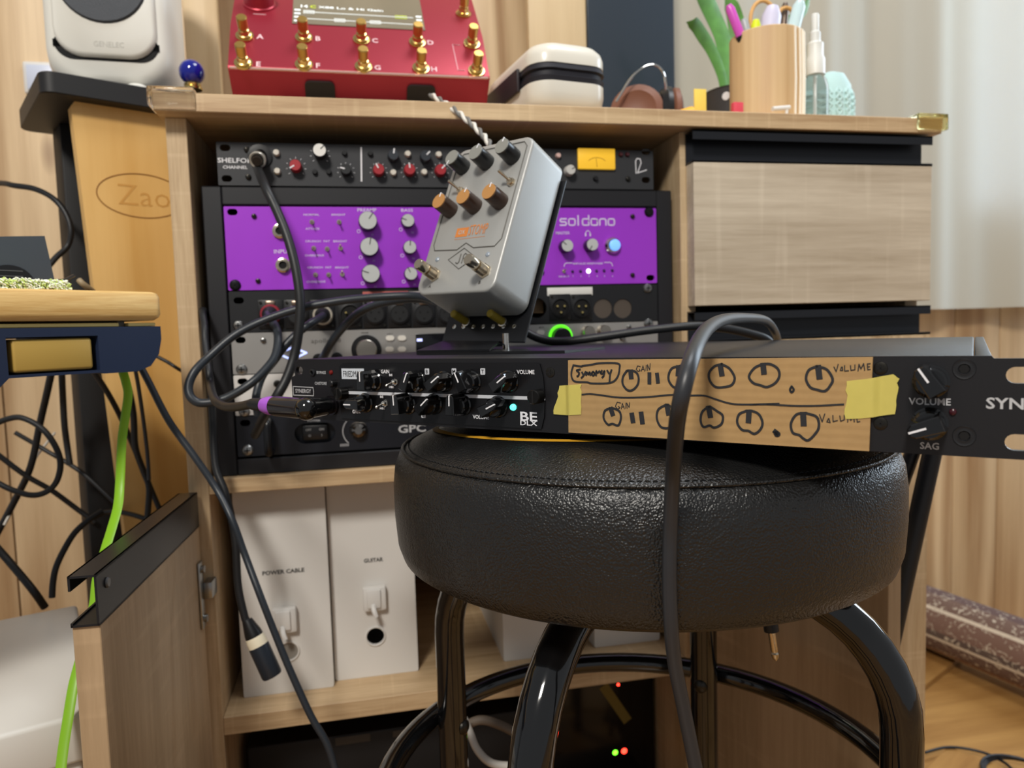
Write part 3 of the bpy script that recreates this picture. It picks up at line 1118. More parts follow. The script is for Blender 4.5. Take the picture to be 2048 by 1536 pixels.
b.done('lettering', mat('silver_print', 'b7b8ba', 0.5), u)

# ------------------------------------------------------------------ bar stool
SCX, SCY = 0.3270, -0.3230
stool = thing('bar_stool', 'round bar stool with thick black leather seat and glossy black tube legs', 'stool', (SCX, SCY, 0))


def leather():
    m = D.materials.new('black_leather')
    m.use_nodes = True
    nt = m.node_tree
    N, L = nt.nodes.new, nt.links.new
    b = nt.nodes['Principled BSDF']
    b.inputs['Base Color'].default_value = lin('171717') + (1,)
    b.inputs['Roughness'].default_value = 0.33
    b.inputs['Specular IOR Level'].default_value = 0.55
    tc = N('ShaderNodeTexCoord')
    nz = N('ShaderNodeTexNoise')
    nz.inputs['Scale'].default_value = 60
    ad = N('ShaderNodeVectorMath')
    ad.operation = 'MULTIPLY_ADD'
    ad.inputs[1].default_value = (0.006, 0.006, 0.006)
    L(tc.outputs['Object'], nz.inputs['Vector'])
    L(nz.outputs[1], ad.inputs[0])
    L(tc.outputs['Object'], ad.inputs[2])
    vo = N('ShaderNodeTexVoronoi')
    vo.feature = 'SMOOTH_F1'
    vo.inputs['Scale'].default_value = 760
    vo.inputs['Smoothness'].default_value = 0.5
    L(ad.outputs[0], vo.inputs['Vector'])
    n2 = N('ShaderNodeTexNoise')
    n2.inputs['Scale'].default_value = 330
    n2.inputs['Detail'].default_value = 4
    L(tc.outputs['Object'], n2.inputs['Vector'])
    su = N('ShaderNodeMath')
    su.operation = 'SUBTRACT'
    L(n2.outputs[0], su.inputs[0])
    L(vo.outputs['Distance'], su.inputs[1])
    bp = N('ShaderNodeBump')
    bp.inputs['Strength'].default_value = 0.75
    bp.inputs['Distance'].default_value = 0.00055
    L(su.outputs[0], bp.inputs['Height'])
    L(bp.outputs[0], b.inputs['Normal'])
    return m


LEA = leather()
prof = [(0.150, 0.527), (0.166, 0.5275), (0.1715, 0.531), (0.1745, 0.540), (0.1760, 0.560), (0.1760, 0.580), (0.1745, 0.593), (0.1715, 0.6005), (0.1685, 0.6035), (0.1672, 0.6040), (0.1655, 0.6055), (0.1560, 0.6100), (0.140, 0.6145), (0.115, 0.6185), (0.08, 0.6210), (0.04, 0.6220), (0.002, 0.6222)]


def ztop(r):
    for (r0, z0_), (r1, z1_) in zip(prof[8:], prof[9:]):
        if r1 <= r <= r0:
            return z0_ + (z1_ - z0_) * (r0 - r) / (r0 - r1)
    return 0.6222


seat = B().lathe((0, 0, 0), (0, 0, 1), prof, 96).done('seat', LEA, stool, 1.2)
b = B()
b.tube([(0.1690 * math.cos(2 * PI * k / 96), 0.1690 * math.sin(2 * PI * k / 96), 0.6042) for k in range(96)], 0.0012, 8, closed=True)
b.done('seam_welt', LEA, seat)
b = B()
for k in range(260):
    a = 2 * PI * k / 260
    for r, z in ((0.1648, 0.6062),):
        c = V((r * math.cos(a), r * math.sin(a), z))
        t = V((-math.sin(a), math.cos(a), 0)) * 0.0013
        b.tube([c - t - V((0, 0, 0.0003)), c + V((0, 0, 0.0002)), c + t - V((0, 0, 0.0003))], 0.00035, 5)
o = b.done('stitching', mat('black_thread', '0e0e0f', 0.6), seat)
o['kind'] = 'stuff'
b = B()
b.M = Matrix.Translation((0.0011, 0.0326, 0))
v, f = [], []
for k in range(96):
    a = 2 * PI * k / 96
    for r in (0.1410, 0.1456):
        zz = ztop(min(0.168, (V((r * math.cos(a) + 0.0011, r * math.sin(a) + 0.0326, 0))).length)) + 0.0004
        v.append(V((r * math.cos(a), r * math.sin(a), zz)))
    f.append((2 * k, 2 * k + 1, (2 * k + 3) % 192, (2 * k + 2) % 192))
b.add(v, f)
b.done('printed_ring', mat('yellow_print', 'd9a02a', 0.5), seat)
LR = 0.1735
for i, a in enumerate((138.2, 48.2, -131.8, -41.8)):
    a = math.radians(a)
    d = V((math.cos(a), math.sin(a), 0))
    pts = [d * LR + V((0, 0, 0.0)), d * LR + V((0, 0, 0.2)), d * LR + V((0, 0, 0.425))]
    for k in range(1, 11):
        t = PI / 2 * k / 10
        pts.append(d * (LR - 0.085 * (1 - math.cos(t))) + V((0, 0, 0.425 + 0.085 * math.sin(t))))
    pts.append(d * 0.04 + V((0, 0, 0.5105)))
    lg = B().tube(pts, 0.0127, 20).done('leg', GLOSSB, stool, 1.0)
    b = B()
    bp = d * (LR - 0.0118) + V((0, 0, 0.342))
    b.lathe(bp, -d, [(0.0066, 0), (0.0062, 0.0015), (0.004, 0.003), (0.001, 0.0036)], 18)
    b.done('bolt', DKSCREW, lg)
    B().cyl(d * LR + V((0, 0, -0.002)), d * LR + V((0, 0, 0.02)), 0.0150, n=20, bev=0.002).done('rubber_foot', BLACK, lg)
b = B()
b.tube([(0.1955 * math.cos(2 * PI * k / 72), 0.1955 * math.sin(2 * PI * k / 72), 0.342) for k in range(72)], 0.0093, 14, closed=True)
b.done('foot_ring', GLOSSB, stool, 1.0)
B().cyl((0, 0, 0.523), (0, 0, 0.527), 0.11, n=32).done('swivel_plate', BLACKM, stool)

# ------------------------------------------------------------------ black rack preamp lying on the stool
SO = V((0.0841, -0.2507, 0.6663))
sa = math.radians(-44.108)
SEX, SEY, SEZ = V((math.cos(sa), math.sin(sa), 0)), V((-math.sin(sa), math.cos(sa), 0)), V((0, 0, 1))
MS = basis(SO, SEX, SEY, SEZ)


def S2(px, py, y=0.0):
    p = atPl(px, py, SO + SEY * y, SEY) - SO
    return p.dot(SEX), p.z


syn = thing('tube_preamp', 'long black rack preamp with pointer knobs lying on the stool seat', 'preamp', MS)
AXS = AX
sx0, sx1 = -0.0048, 0.4600
PAN = mat('black_preamp_panel', '1a1a1d', 0.40, 0.1, bump=(2600, 0.2, 0.0003))
zb_ = -0.0436
outer = [(sx0 + 0.004, 0.0), (0.0030, 0.0), (0.0040, 0.0012), (0.4395, 0.0012), (0.4405, 0.0), (sx1 - 0.002, 0.0), (sx1, -0.002), (sx1, zb_ + 0.002), (sx1 - 0.002, zb_), (sx0 + 0.002, zb_), (sx0, zb_ + 0.002), (sx0, -0.0125), (sx0 + 0.004, -0.011)]
s1 = S2(600.5, 741)
su_, sl_ = S2(2040, 728), S2(2038, 877)
B().plate(outer, [stadium(s1[0] - 0.001, s1[1], 0.0075, 0.0062, 8), stadium(0.4510, -0.0072, 0.0125, 0.0071, 8), stadium(0.4510, -0.0362, 0.0125, 0.0071, 8)], 0, 0.003).done('faceplate', PAN, syn, 0.3)
B().box(0.004, 0.4330, 0.0032, 0.345, zb_ + 0.001, 0.0012, 0.0012, 2).done('chassis', BLACKP, syn)
B().box(0.4335, 0.4400, 0.0032, 0.345, zb_ + 0.001, 0.0010, 0.0010, 2).done('side_plate', BLACKP, syn)
for px, py in ((1928.5, 738), (1928.5, 872)):
    x, z = S2(px, py)
    b = B().lathe((x, 0, z), (0, -1, 0), [(0.0046, 0), (0.0044, 0.0006), (0.0036, 0.0004), (0.0024, 0.0006), (0.0020, 0.0001)], 20, cap1=False)
    k = b.done('hex_screw', BLACKM, syn)
    B().cyl((x, -0.0001, z), (x, -0.0003, z), 0.0021, n=6).done('hex_socket', HOLE, k)
for px, py in ((1760.6, 737), (1760.6, 847.7)):
    screw(syn, px, py, SO.z, 0.0030, BLACKM) if False else None


def sscrew(px, py, r=0.0031, m=None, parent=syn, name='screw', y=0.0):
    x, z = S2(px, py, y - 0.001)
    M = Matrix.Translation((x, y, z)) @ AX
    b = B()
    b.M = M
    b.lathe((0, 0, 0), (0, 0, 1), [(r, 0), (r * 0.96, 0.0003), (r * 0.6, 0.0006), (r * 0.3, 0.0006)], 20)
    k = b.done(name, m or DKSCREW, parent)
    b = B()
    b.M = M
    b.box(-r * 0.55, r * 0.55, -r * 0.13, r * 0.13, 0.0002, 0.0008)
    b.box(-r * 0.13, r * 0.13, -r * 0.55, r * 0.55, 0.0002, 0.0008)
    b.done('cross_slot', HOLE, k)


for p in ((1099, 745), (1760.6, 737), (1760.6, 847.7)):
    sscrew(*p)
# module plate (left)
xa, za = S2(680, 731)
xb, zb2 = S2(1090, 742)
mo = [(xa, za - 0.001), (xa, zb_ + 0.0022), (xb - 0.003, zb_ + 0.0022), (xb - 0.0008, -0.034), (xb, -0.022), (xb - 0.0008, -0.010), (xb - 0.003, -0.0022), (xb - 0.006, -0.0016), (xa + 0.004, -0.0016)]
mod = B().plate(mo, [], -0.0012, 0).done('module_plate', mat('gloss_black_panel', '141416', 0.25, 0.1, bump=(2600, 0.06, 0.0002)), syn, 0.3)
x0_, z0_ = S2(688, 785, -0.0014)
x1_, z1_ = S2(1095, 792, -0.0014)
LINE = mat('silver_line', 'c6c9cf', 0.45)
b = B()
b.stroke([(x0_, z0_), (xb - 0.0003, z0_ - 0.0002)], 0.0021, -0.0014)
b.done('divider_line', LINE, mod)


def pknob(px, py, ang, parent, y=-0.0012, s=1.0):
    """pointer knob with round skirt"""
    x, z = S2(px, py, y - 0.001)
    M = Matrix.Translation((x, y, z)) @ AX
    b = B()
    b.M = M
    b.lathe((0, 0, 0), (0, 0, 1), [(0.0070 * s, 0), (0.0070 * s, 0.0009), (0.0062 * s, 0.0016), (0.0060 * s, 0.0062 * s), (0.0052 * s, 0.0070 * s)], 32)
    M2 = M @ Matrix.Rotation(-math.radians(ang), 4, 'Z')
    b.M = M2
    h = 0.0145 * s
    lo = [(-0.0040, -0.0058), (0.0040, -0.0058), (0.0034, 0.0060), (0.0020, 0.0078), (-0.0020, 0.0078), (-0.0034, 0.0060)]
    v = [V((p[0] * s, p[1] * s, 0.002)) for p in lo] + [V((p[0] * s * 0.86, p[1] * s * 0.93, h - 0.0006)) for p in lo] + [V((p[0] * s * 0.74, p[1] * s * 0.87, h)) for p in lo]
    n = 6
    f = [tuple(range(n - 1, -1, -1)), tuple(range(2 * n, 3 * n))]
    for j in range(2):
        for k in range(n):
            f.append((j * n + k, j * n + (k + 1) % n, (j + 1) * n + (k + 1) % n, (j + 1) * n + k))
    b.add(v, f)
    k = b.done('pointer_knob', KNOBB, parent, 0.35)
    b = B()
    b.M = M2
    w_ = 0.00042 * s
    b.box(-w_, w_, 0.0006 * s, 0.0068 * s, h - 0.0002, h + 0.0002)
    b.box(-w_, w_, 0.0066 * s, 0.0073 * s, h - 0.0012, h + 0.0001)
    b.done('pointer_line', WHITE, k)


for px, py, a in ((747.3, 762, 0), (833.4, 763.4, 25), (886.8, 763.4, 55), (942.8, 763.4, -25), (1016.7, 763.4, 55), (729.5, 805.8, -90), (814.3, 808.5, -3), (866.3, 808.5, 50), (923.7, 810, 2), (994.8, 814, 65)):
    pknob(px, py, a, mod)
for px, py, a in ((1862, 763, -33), (1859, 848, -110)):
    pknob(px, py, a, syn, 0.0, 1.08)
for px, py in ((788, 764), (768, 807)):
    x, z = S2(px, py, -0.003)
    toggle(mod, Matrix.Translation((x, -0.0012, z)) @ AX, 0.82, (0.0, -0.25), CHROME)
for px, py in ((682, 787), (1072, 793.5)):
    x, z = S2(px, py, -0.005)
    b = B()
    b.lathe((x, -0.0012, z), (0, -1, 0), [(0.0040, 0), (0.0043, 0.0004), (0.0043, 0.0070), (0.0038, 0.0076)], 24)
    k = b.done('thumb_screw', mat('black_thumb_screw', '1c1b1a', 0.3, 0.6), mod)
    B().box(x - 0.0006, x + 0.0006, -0.0091, -0.0082, z - 0.0036, z + 0.0036).done('slot', HOLE, k)
x, z = S2(1029, 814)
B().lathe((x, -0.0012, z), (0, -1, 0), [(0.0021, 0), (0.0019, 0.0012), (0.0008, 0.0019)], 16).done('status_lamp', mat('teal_lamp', '4dfbe0', 0.3, emit=2.5), mod)
x, z = S2(662.5, 745)
B().lathe((x, 0, z), (0, -1, 0), [(0.0018, 0), (0.0014, 0.001), (0.0005, 0.0015)], 14).done('bypass_lamp', mat('unlit_red_lamp', '6e1712', 0.25), syn)
x, z = S2(1905.6, 824)
B().lathe((x, 0, z), (0, -1, 0), [(0.0016, 0), (0.0013, 0.001), (0.0005, 0.0014)], 14).done('power_lamp', mat('dark_red_lamp', '3c141c', 0.25), syn)
x, z = S2(626, 745)
b = B().lathe((x, 0, z), (0, -1, 0), [(0.0030, 0), (0.0027, 0.0012), (0.0016, 0.0016), (0.0012, 0.0008)], 18, cap1=False)
b.done('bypass_socket', BLACKM, syn)
x, z = S2(661.7, 767.5, -0.004)
B().lathe((x, 0, z), (0, -1, 0), [(0.0026, 0), (0.0026, 0.0045), (0.0020, 0.0052)], 18).done('store_button', BLACK, syn)
xj, zj = S2(664, 808.5)
zj = zj - 0.0008
b = B().lathe((xj, 0, zj), (0, -1, 0), [(0.0072, 0), (0.0072, 0.002), (0.0060, 0.0022), (0.0060, 0.0045)], 24)
b.done('input_jack', mat('black_nickel_ring', '39363a', 0.2, 0.9), syn)
b = B()
for st, px, py, h, wd in (('BYPASS', 643, 745, .0022, .0095), ('CH/STORE', 642, 766.7, .0022, .0125), ('VOLUME', 1859, 803, .0032, .0165), ('SAG', 1859, 891.7, .0032, .0075), ('SYNERGY', 607, 782, .0030, .0170)):
    x, z = S2(px, py)
    write(b, st, (x, -0.0003, z), h, width=wd, bold=0.02)
x, z = S2(607, 782)
b.stroke([(x + dx, z + dz) for dx, dz in ((-0.0108, 0.0033), (0.0108, 0.0028), (0.0112, 0), (0.0108, -0.0033), (-0.0108, -0.0033))], 0.0006, -0.0003, closed=True)
x, z = S2(1972, 806)
write(b, 'SYNERGY', (x + 0.0165, -0.0003, z), 0.0050, width=0.0330, bold=0.02)
o = b.done('lettering', mat('silver_print', 'b7b8ba', 0.5), syn)
b = B()
for st, px, py, h, wd in (('GAIN', 770.5, 743, .0026, .0075), ('VOLUME', 1051.4, 744, .0026, .0125), ('GAIN', 713, 823.5, .0026, .0075), ('VOLUME', 962, 834, .0026, .0125), ('BE', 1057.7, 833, .0056, .0120), ('DLX', 1057.7, 846, .0030, .0120), ('BE', 782, 750, .0015, .003), ('HBE', 783.4, 774, .0015, .0045), ('BE', 763.7, 793.5, .0015, .003), ('HBE', 765, 816.7, .0015, .0045)):
    x, z = S2(px, py, -0.0013)
    write(b, st, (x, -0.0015, z), h, width=wd, bold=0.02)
b.done('lettering', WHITE, mod)
x0_, z1_ = S2(683, 737, -0.0014)
x1_, z0_ = S2(728.5, 758.5, -0.0014)
lab = B().box(x0_, x1_, -0.0015, -0.0012, z0_, z1_).done('name_label', mat('pale_label_plate', 'c9d0d8', 0.45), mod)
b = B()
write(b, 'FRIEDMAN', ((x0_ + x1_) / 2, -0.0017, (z0_ + z1_) / 2), 0.0042, width=(x1_ - x0_) * 0.84, bold=0.0)
b.done('lettering', HOLE, lab)
for st, px, py in (('B', 854, 743), ('M', 908, 743), ('T', 965.5, 743), ('B', 847, 830)):
    x, z = S2(px, py, -0.0014)
    kb = B().plate(rrect(x - 0.0018, x + 0.0018, z - 0.0020, z + 0.0020, 0.0005, 3), [], -0.0015, -0.0012).done('letter_plate', LINE, mod)
    b = B()
    write(b, st, (x, -0.0017, z), 0.0024)
    b.done('lettering', HOLE, kb)

# ---- cardboard cover with marker drawing, and tapes
card = None


def cardmat():
    m = mat('cardboard', 'ab8a5c', 0.85, var=0.10, vscale=220)
    nt = m.node_tree
    tc = nt.nodes.new('ShaderNodeTexCoord')
    wv = nt.nodes.new('ShaderNodeTexWave')
    wv.bands_direction = 'Z'
    wv.inputs['Scale'].default_value = 75
    wv.inputs['Distortion'].default_value = 1.0
    nt.links.new(tc.outputs['Object'], wv.inputs['Vector'])
    bp = nt.nodes.new('ShaderNodeBump')
    bp.inputs['Strength'].default_value = 0.10
    bp.inputs['Distance'].default_value = 0.001
    nt.links.new(wv.outputs[1], bp.inputs['Height'])
    nt.links.new(bp.outputs[0], nt.nodes['Principled BSDF'].inputs['Normal'])
    return m


CY = -0.0028
cm = cardmat()
c = [S2(1136, 720.5, CY), S2(1137, 865, CY), S2(1738, 902.5, CY), S2(1745.5, 714.5, CY)]
card = B().plate(c, [], CY, CY + 0.0022).done('cardboard_cover', cm, None, 0.3)
card.matrix_world = MS
tag(card, 'brown cardboard strip with hand-drawn knobs taped over the right module bay of the stool preamp', 'cardboard')
INK = mat('black_marker', '25262a', 0.6)
mk = B()
YI = CY - 0.0003


def Z2(zx, zy):      # zoomed crop 1080,660 x4.267
    return S2(1080 + zx / 4.267, 660 + zy / 4.267, CY)


def Z3(zx, zy):      # zoomed crop 1500,640 x3.737
    return S2(1500 + zx / 3.737, 640 + zy / 3.737, CY)


def sp2(pts, n=5):
    return [(p.x, p.y) for p in spline([V((a, b_, 0)) for a, b_ in pts], n)]


def ms(pts, wd, T=Z2, closed=False, smooth=True):
    P = [T(*p) for p in pts]
    if smooth:
        P = sp2(P + [P[0]] if closed else P)
    mk.stroke(P, wd, YI)


W1 = 0.00105
ms([(285, 305), (270, 360), (275, 410), (305, 440), (400, 445), (450, 455), (600, 450), (660, 405), (680, 330), (665, 285), (520, 282), (440, 295), (370, 305), (350, 310), (285, 300)], W1)
for st in ([(345, 335), (315, 345), (335, 365), (328, 390), (318, 395)], [(360, 360), (372, 385)], [(392, 355), (372, 390), (355, 408)], [(395, 385), (402, 362), (415, 378), (425, 360), (432, 385)], [(455, 355), (442, 372), (455, 388), (470, 372), (455, 355)], [(480, 388), (482, 350), (490, 365), (510, 350)], [(530, 345), (518, 365), (535, 372), (552, 350), (545, 390), (532, 405)], [(575, 345), (590, 370)], [(612, 340), (600, 380), (595, 440)]):
    ms(st, W1)
for st in ([(858, 312), (835, 305), (822, 335), (838, 352), (856, 345), (850, 332)], [(866, 350), (880, 305), (895, 350)], [(872, 335), (892, 335)], [(908, 300), (905, 345)], [(920, 345), (918, 295), (938, 340), (942, 285)],
           [(690, 622), (660, 615), (645, 650), (665, 675), (685, 660), (668, 650)], [(695, 672), (705, 625), (722, 670)], [(700, 655), (720, 655)], [(735, 622), (732, 668)], [(745, 668), (742, 622), (762, 660), (766, 618)]):
    ms(st, 0.0004, smooth=False)
W2 = 0.0012
ms([(740, 350), (710, 400), (708, 460), (745, 510), (790, 512), (835, 465), (842, 400), (815, 355), (760, 345)], W2, closed=True)
ms([(1200, 305), (1130, 325), (1100, 380), (1105, 440), (1150, 490), (1220, 480), (1260, 420), (1250, 340)], W2, closed=True)
ms([(1550, 290), (1490, 310), (1445, 365), (1450, 430), (1500, 485), (1580, 485), (1640, 465), (1662, 405), (1620, 330), (1560, 295)], W2, closed=True)
ms([(1900, 290), (1830, 325), (1785, 395), (1820, 450), (1880, 470), (1940, 485), (2010, 450), (2044, 390), (2030, 330), (1970, 292)], W2, closed=True)
ms([(600, 665), (555, 690), (545, 750), (580, 805), (620, 800), (670, 812), (692, 750), (680, 695), (630, 668)], W2, closed=True)
ms([(1075, 637), (1010, 680), (1000, 760), (1040, 830), (1120, 828), (1150, 760), (1140, 680), (1100, 642)], W2, closed=True)
ms([(1435, 655), (1385, 700), (1372, 770), (1395, 825), (1450, 815), (1490, 832), (1550, 800), (1560, 730), (1510, 690), (1460, 658)], W2, closed=True)
ms([(1760, 690), (1700, 720), (1685, 790), (1725, 850), (1780, 860), (1830, 885), (1880, 850), (1900, 790), (1870, 720), (1810, 690)], W2, closed=True)
ms([(500, 345), (440, 375), (420, 440), (450, 500), (500, 520), (560, 530), (600, 490), (618, 440), (575, 370)], W2, Z3, closed=True)
ms([(420, 695), (350, 705), (308, 770), (320, 840), (370, 860), (400, 885), (435, 898), (480, 860), (515, 800), (500, 725)], W2, Z3, closed=True)
W3 = 0.0028
for (xa_, ya_, xb_, yb_), T in (((775, 350, 780, 405), Z2), ((1185, 315, 1180, 380), Z2), ((1540, 300, 1553, 380), Z2), ((1905, 295, 1912, 365), Z2), ((605, 670, 622, 720), Z2), ((1085, 645, 1098, 715), Z2), ((1440, 660, 1455, 735), Z2), ((1785, 695, 1780, 780), Z2), ((510, 350, 520, 430), Z3), ((398, 700, 402, 780), Z3), ((935, 372, 935, 452), Z2), ((1000, 375, 1008, 445), Z2), ((785, 718, 795, 780), Z2), ((865, 710, 875, 790), Z2)):
    ms([(xa_, ya_), (xb_, yb_)], W3 if xa_ not in (935, 1000) else 0.0022, T, smooth=False)
ms([(360, 550), (430, 545), (520, 555), (680, 575), (900, 572), (1130, 552), (1270, 558), (1400, 560), (1500, 590), (1620, 625), (1750, 635), (2040, 628)], 0.0009)
ms([(0, 632), (130, 630), (320, 640), (500, 640), (700, 630)], 0.0009, Z3)
ms([(312, 495), (300, 520), (312, 540), (328, 520)], 0.0010, Z3, closed=True)
ms([(185, 830), (210, 850), (200, 855), (190, 835)], 0.0022, Z3)
for st in ([(628, 350), (645, 385), (660, 330)], [(685, 350), (675, 375), (695, 375), (690, 350)], [(708, 340), (708, 380), (738, 378)], [(752, 340), (755, 375), (785, 370), (785, 335)], [(808, 380), (815, 330), (830, 365), (850, 325), (858, 375)], [(900, 325), (878, 328), (880, 370), (900, 368)], [(880, 350), (895, 348)],
           [(520, 705), (540, 760), (560, 700)], [(588, 735), (575, 760), (600, 765), (590, 735)], [(620, 712), (622, 758), (655, 750)], [(672, 715), (678, 755), (705, 745), (705, 710)], [(730, 762), (735, 715), (755, 748), (775, 710), (780, 760)], [(820, 725), (800, 730), (802, 762), (822, 758)]):
    ms(st, 0.00045, Z3, smooth=False)
o = mk.done('marker_drawing', INK, card)
o['kind'] = 'stuff'


def tape(top, bot, cardx, right, label, jag=0.0006):
    """masking tape between polylines top and bot (pixels), stuck over the card edge at local x = cardx"""
    rnd = random.Random(4)
    n = 26
    v, f = [], []
    A = [V(S2(*p, CY)) for p in top]
    Bt = [V(S2(*p, CY)) for p in bot]

    def at(P, t):
        s = t * (len(P) - 1)
        i = min(int(s), len(P) - 2)
        return P[i].lerp(P[i + 1], s - i)
    m_ = 8
    for i in range(n + 1):
        for j in range(m_ + 1):
            p = at(A, i / n).lerp(at(Bt, i / n), j / m_)
            if i in (0, n):
                p = p + V((rnd.uniform(-jag, jag), 0))
            oncard = (p.x < cardx) if right else (p.x > cardx)
            dist = abs(p.x - cardx)
            y = CY - 0.0004 if oncard else CY - 0.0004 + min(1, dist / 0.003) * 0.0022
            v.append(V((p.x, y + rnd.uniform(-0.00006, 0.00006), p.y)))
    w_ = m_ + 1
    for i in range(n):
        for j in range(m_):
            a = i * w_ + j
            f.append((a, a + 1, a + w_ + 1, a + w_))
    k = len(v)
    v += [p + V((0, 0.00012, 0)) for p in v]
    f += [tuple(reversed([q_ + k for q_ in g])) for g in f]
    o = B().add(v, f).done('masking_tape', mat('masking_tape_yellow', 'd9cb6a', 0.6, alpha=0.80, var=0.06, vscale=160), None, 0.8)
    o.matrix_world = MS
    return tag(o, label, 'tape', 'masking tape on the cardboard')


tape([(1117, 772), (1140, 770), (1163, 768)], [(1103, 829), (1130, 831), (1161, 829)], c[0][0], False, 'small yellow masking tape holding the left end of the cardboard strip')
tape([(1695, 762), (1740, 757), (1786, 749), (1797, 758)], [(1690, 838), (1720, 837), (1750, 834), (1787, 829)], c[3][0], True, 'larger torn yellow masking tape holding the right end of the cardboard strip')

# ------------------------------------------------------------------ tilted effect pedal
PO = V((0.2320, -0.2040, 0.7817))
pex, pey, pez = V((0.6319, -0.7748, -0.0176)), V((0.3268, 0.2458, 0.9126)), V((-0.7028, -0.5824, 0.4085))
pex.normalize()
pey = (pey - pex * pey.dot(pex)).normalized()
pez = pex.cross(pey).normalized()
MP = basis(PO, pex, pey, pez)


def E2(px, py, z=0.0):
    p = atPl(px, py, PO + pez * z, pez) - PO
    return p.dot(pex), p.dot(pey)


ped = thing('effect_pedal', 'silver effect pedal with grey and tan knobs standing tilted on the stool preamp', 'pedal', MP)
W_, H_, T_ = 0.0441, 0.0717, 0.0461
b = B()
rings = []
for z, ins in ((-T_, 0.0004), (-T_ + 0.0006, -0.0002), (-0.0022, 0.0), (-0.0008, 0.0005), (-0.0002, 0.0013), (0.0, 0.0022)):
    pts = rrect(-W_ + ins, W_ - ins, -H_ + ins, H_ - ins, 0.0105 - ins * 0.6, 7)
    rings.append([V((p[0], p[1], z)) for p in pts])
n = len(rings[0])
v = [p for r in rings for p in r]
f = [tuple(reversed(range(n)))]
for i in range(len(rings) - 1):
    for k in range(n):
        f.append((i * n + k, i * n + (k + 1) % n, (i + 1) * n + (k + 1) % n, (i + 1) * n + k))
f.append(tuple(range((len(rings) - 1) * n, len(rings) * n)))
PEDM = mat('silver_pedal_paint', 'a9a9a6', 0.42, 0.35, bump=(2200, 0.2, 0.0004))
enc = b.add(v, f).done('enclosure', PEDM, ped, 0.6)
GRV = mat('groove_shadow', '5f5d58', 0.6, 0.3)
b = B()
g = [E2(*p) for p in ((861, 497), (866, 503), (914, 500), (932.5, 486), (947, 495.5), (995, 491), (1008, 481))]
lft = [E2(907, 316), E2(904, 330)]
gg = [(-0.0385, 0.060), (-0.0385, g[1][1] + 0.006), (-0.0355, g[1][1] + 0.0005), (g[2][0], g[2][1]), (g[3][0], g[3][1]), (g[4][0], g[4][1]), (0.0330, g[4][1] - 0.0005), (0.0385, g[4][1] + 0.006), (0.0385, 0.062), (0.0345, 0.0665), (-0.0345, 0.0665)]
b.tube([V((p[0], p[1], 0.0001)) for p in gg], 0.00055, 6, closed=True, ref=(0, 0, 1))
b.done('panel_groove', GRV, enc)
b = B()
dm = [E2(*p) for p in ((896.6, 520), (929, 496.5), (951, 514), (917.7, 538))]
b.tube([V((p[0], p[1], 0.0001)) for p in dm], 0.0005, 6, closed=True, ref=(0, 0, 1))
dx, dy = sum(p[0] for p in dm) / 4, sum(p[1] for p in dm) / 4
b.tube([V((dx + p[0], dy + p[1], 0.0001)) for p in ((-0.0055, -0.0035), (-0.0035, -0.0045), (-0.002, -0.0035), (-0.002, 0.0045))], 0.0006, 6, ref=(0, 0, 1))
b.tube([V((dx + p[0], dy + p[1], 0.0001)) for p in ((0.0015, -0.0045), (0.0015, 0.003), (0.003, 0.0045), (0.0052, 0.0035), (0.0052, -0.0045))], 0.0006, 6, ref=(0, 0, 1))
b.tube([V((dx + p[0], dy + p[1], 0.0001)) for p in ((0.0015, 0.0), (0.0052, 0.0))], 0.0005, 6, ref=(0, 0, 1))
b.done('diamond_emblem', GRV, enc)
hk = 0.0165
CAPG = mat('grey_knob_cap', '85857f', 0.5)
CAPT = mat('tan_knob_cap', 'b07f48', 0.5)
KBR = mat('brown_knob', '3d2b22', 0.28)
KBK = mat('black_knob_body', '1b1c1e', 0.28)
for px, py, a, cp_, bd in ((903.6, 314.7, 205, CAPG, KBK), (951, 304.5, 12, CAPG, KBK), (1003.6, 292, 3, CAPG, KBK), (877.8, 402, 2, CAPT, KBR), (926, 393, 15, CAPT, KBR), (977.8, 383, 5, CAPT, KBR)):
    x, y = E2(px, py, hk)
    knob(ped, Matrix.Translation((x, y, 0)), 0.0076, hk, bd, cap=cp_, ang=a, taper=0.95, lw=0.0009, llen=0.45)
for (px, py), (tx, ty) in (((1017.7, 360), (993, 336.6)), ((917.7, 378.8), (892.7, 357.7))):
    x, y = E2(px, py, 0.004)
    p1 = E2(tx, ty, 0.015)
    toggle(ped, Matrix.Translation((x, y, 0)), 1.25, ((p1[0] - x) / 0.011, (p1[1] - y) / 0.011), NICKEL)
for (px, py) in ((835.6, 527), (935.6, 517.5)):
    x, y = E2(px, py, 0.0215)
    b = B()
    b.lathe((x, y, 0), (0, 0, 1), [(0.0066, 0), (0.0066, 0.0022), (0.0052, 0.0023)], 6, cap1=False)
    pr = [(0.0052, 0.002)]
    for k in range(6):
        pr += [(0.0052, 0.0024 + k * 0.0014), (0.0049, 0.0031 + k * 0.0014)]
    pr += [(0.0052, 0.0108), (0.0040, 0.0110), (0.0038, 0.0128)]
    b.lathe((x, y, 0), (0, 0, 1), pr, 22)
    k = b.done('foot_switch', NICKEL, ped, 0.35)
    B().lathe((x, y, 0.0125), (0, 0, 1), [(0.0048, 0), (0.0049, 0.0004), (0.0049, 0.0080), (0.0043, 0.0090)], 24).done('plunger', NICKEL, k)
for px, py in ((874.7, 519), (975.5, 509)):
    x, y = E2(px, py)
    B().lathe((x, y, -0.0002), (0, 0, 1), [(0.0023, 0), (0.0022, 0.0006), (0.0012, 0.0013)], 16).done('lamp', mat('unlit_lamp', '8c95a0', 0.2), ped)
pa, pb_, pc_, pd_ = E2(914, 457), E2(936, 455), E2(936, 472), E2(911, 475.5)
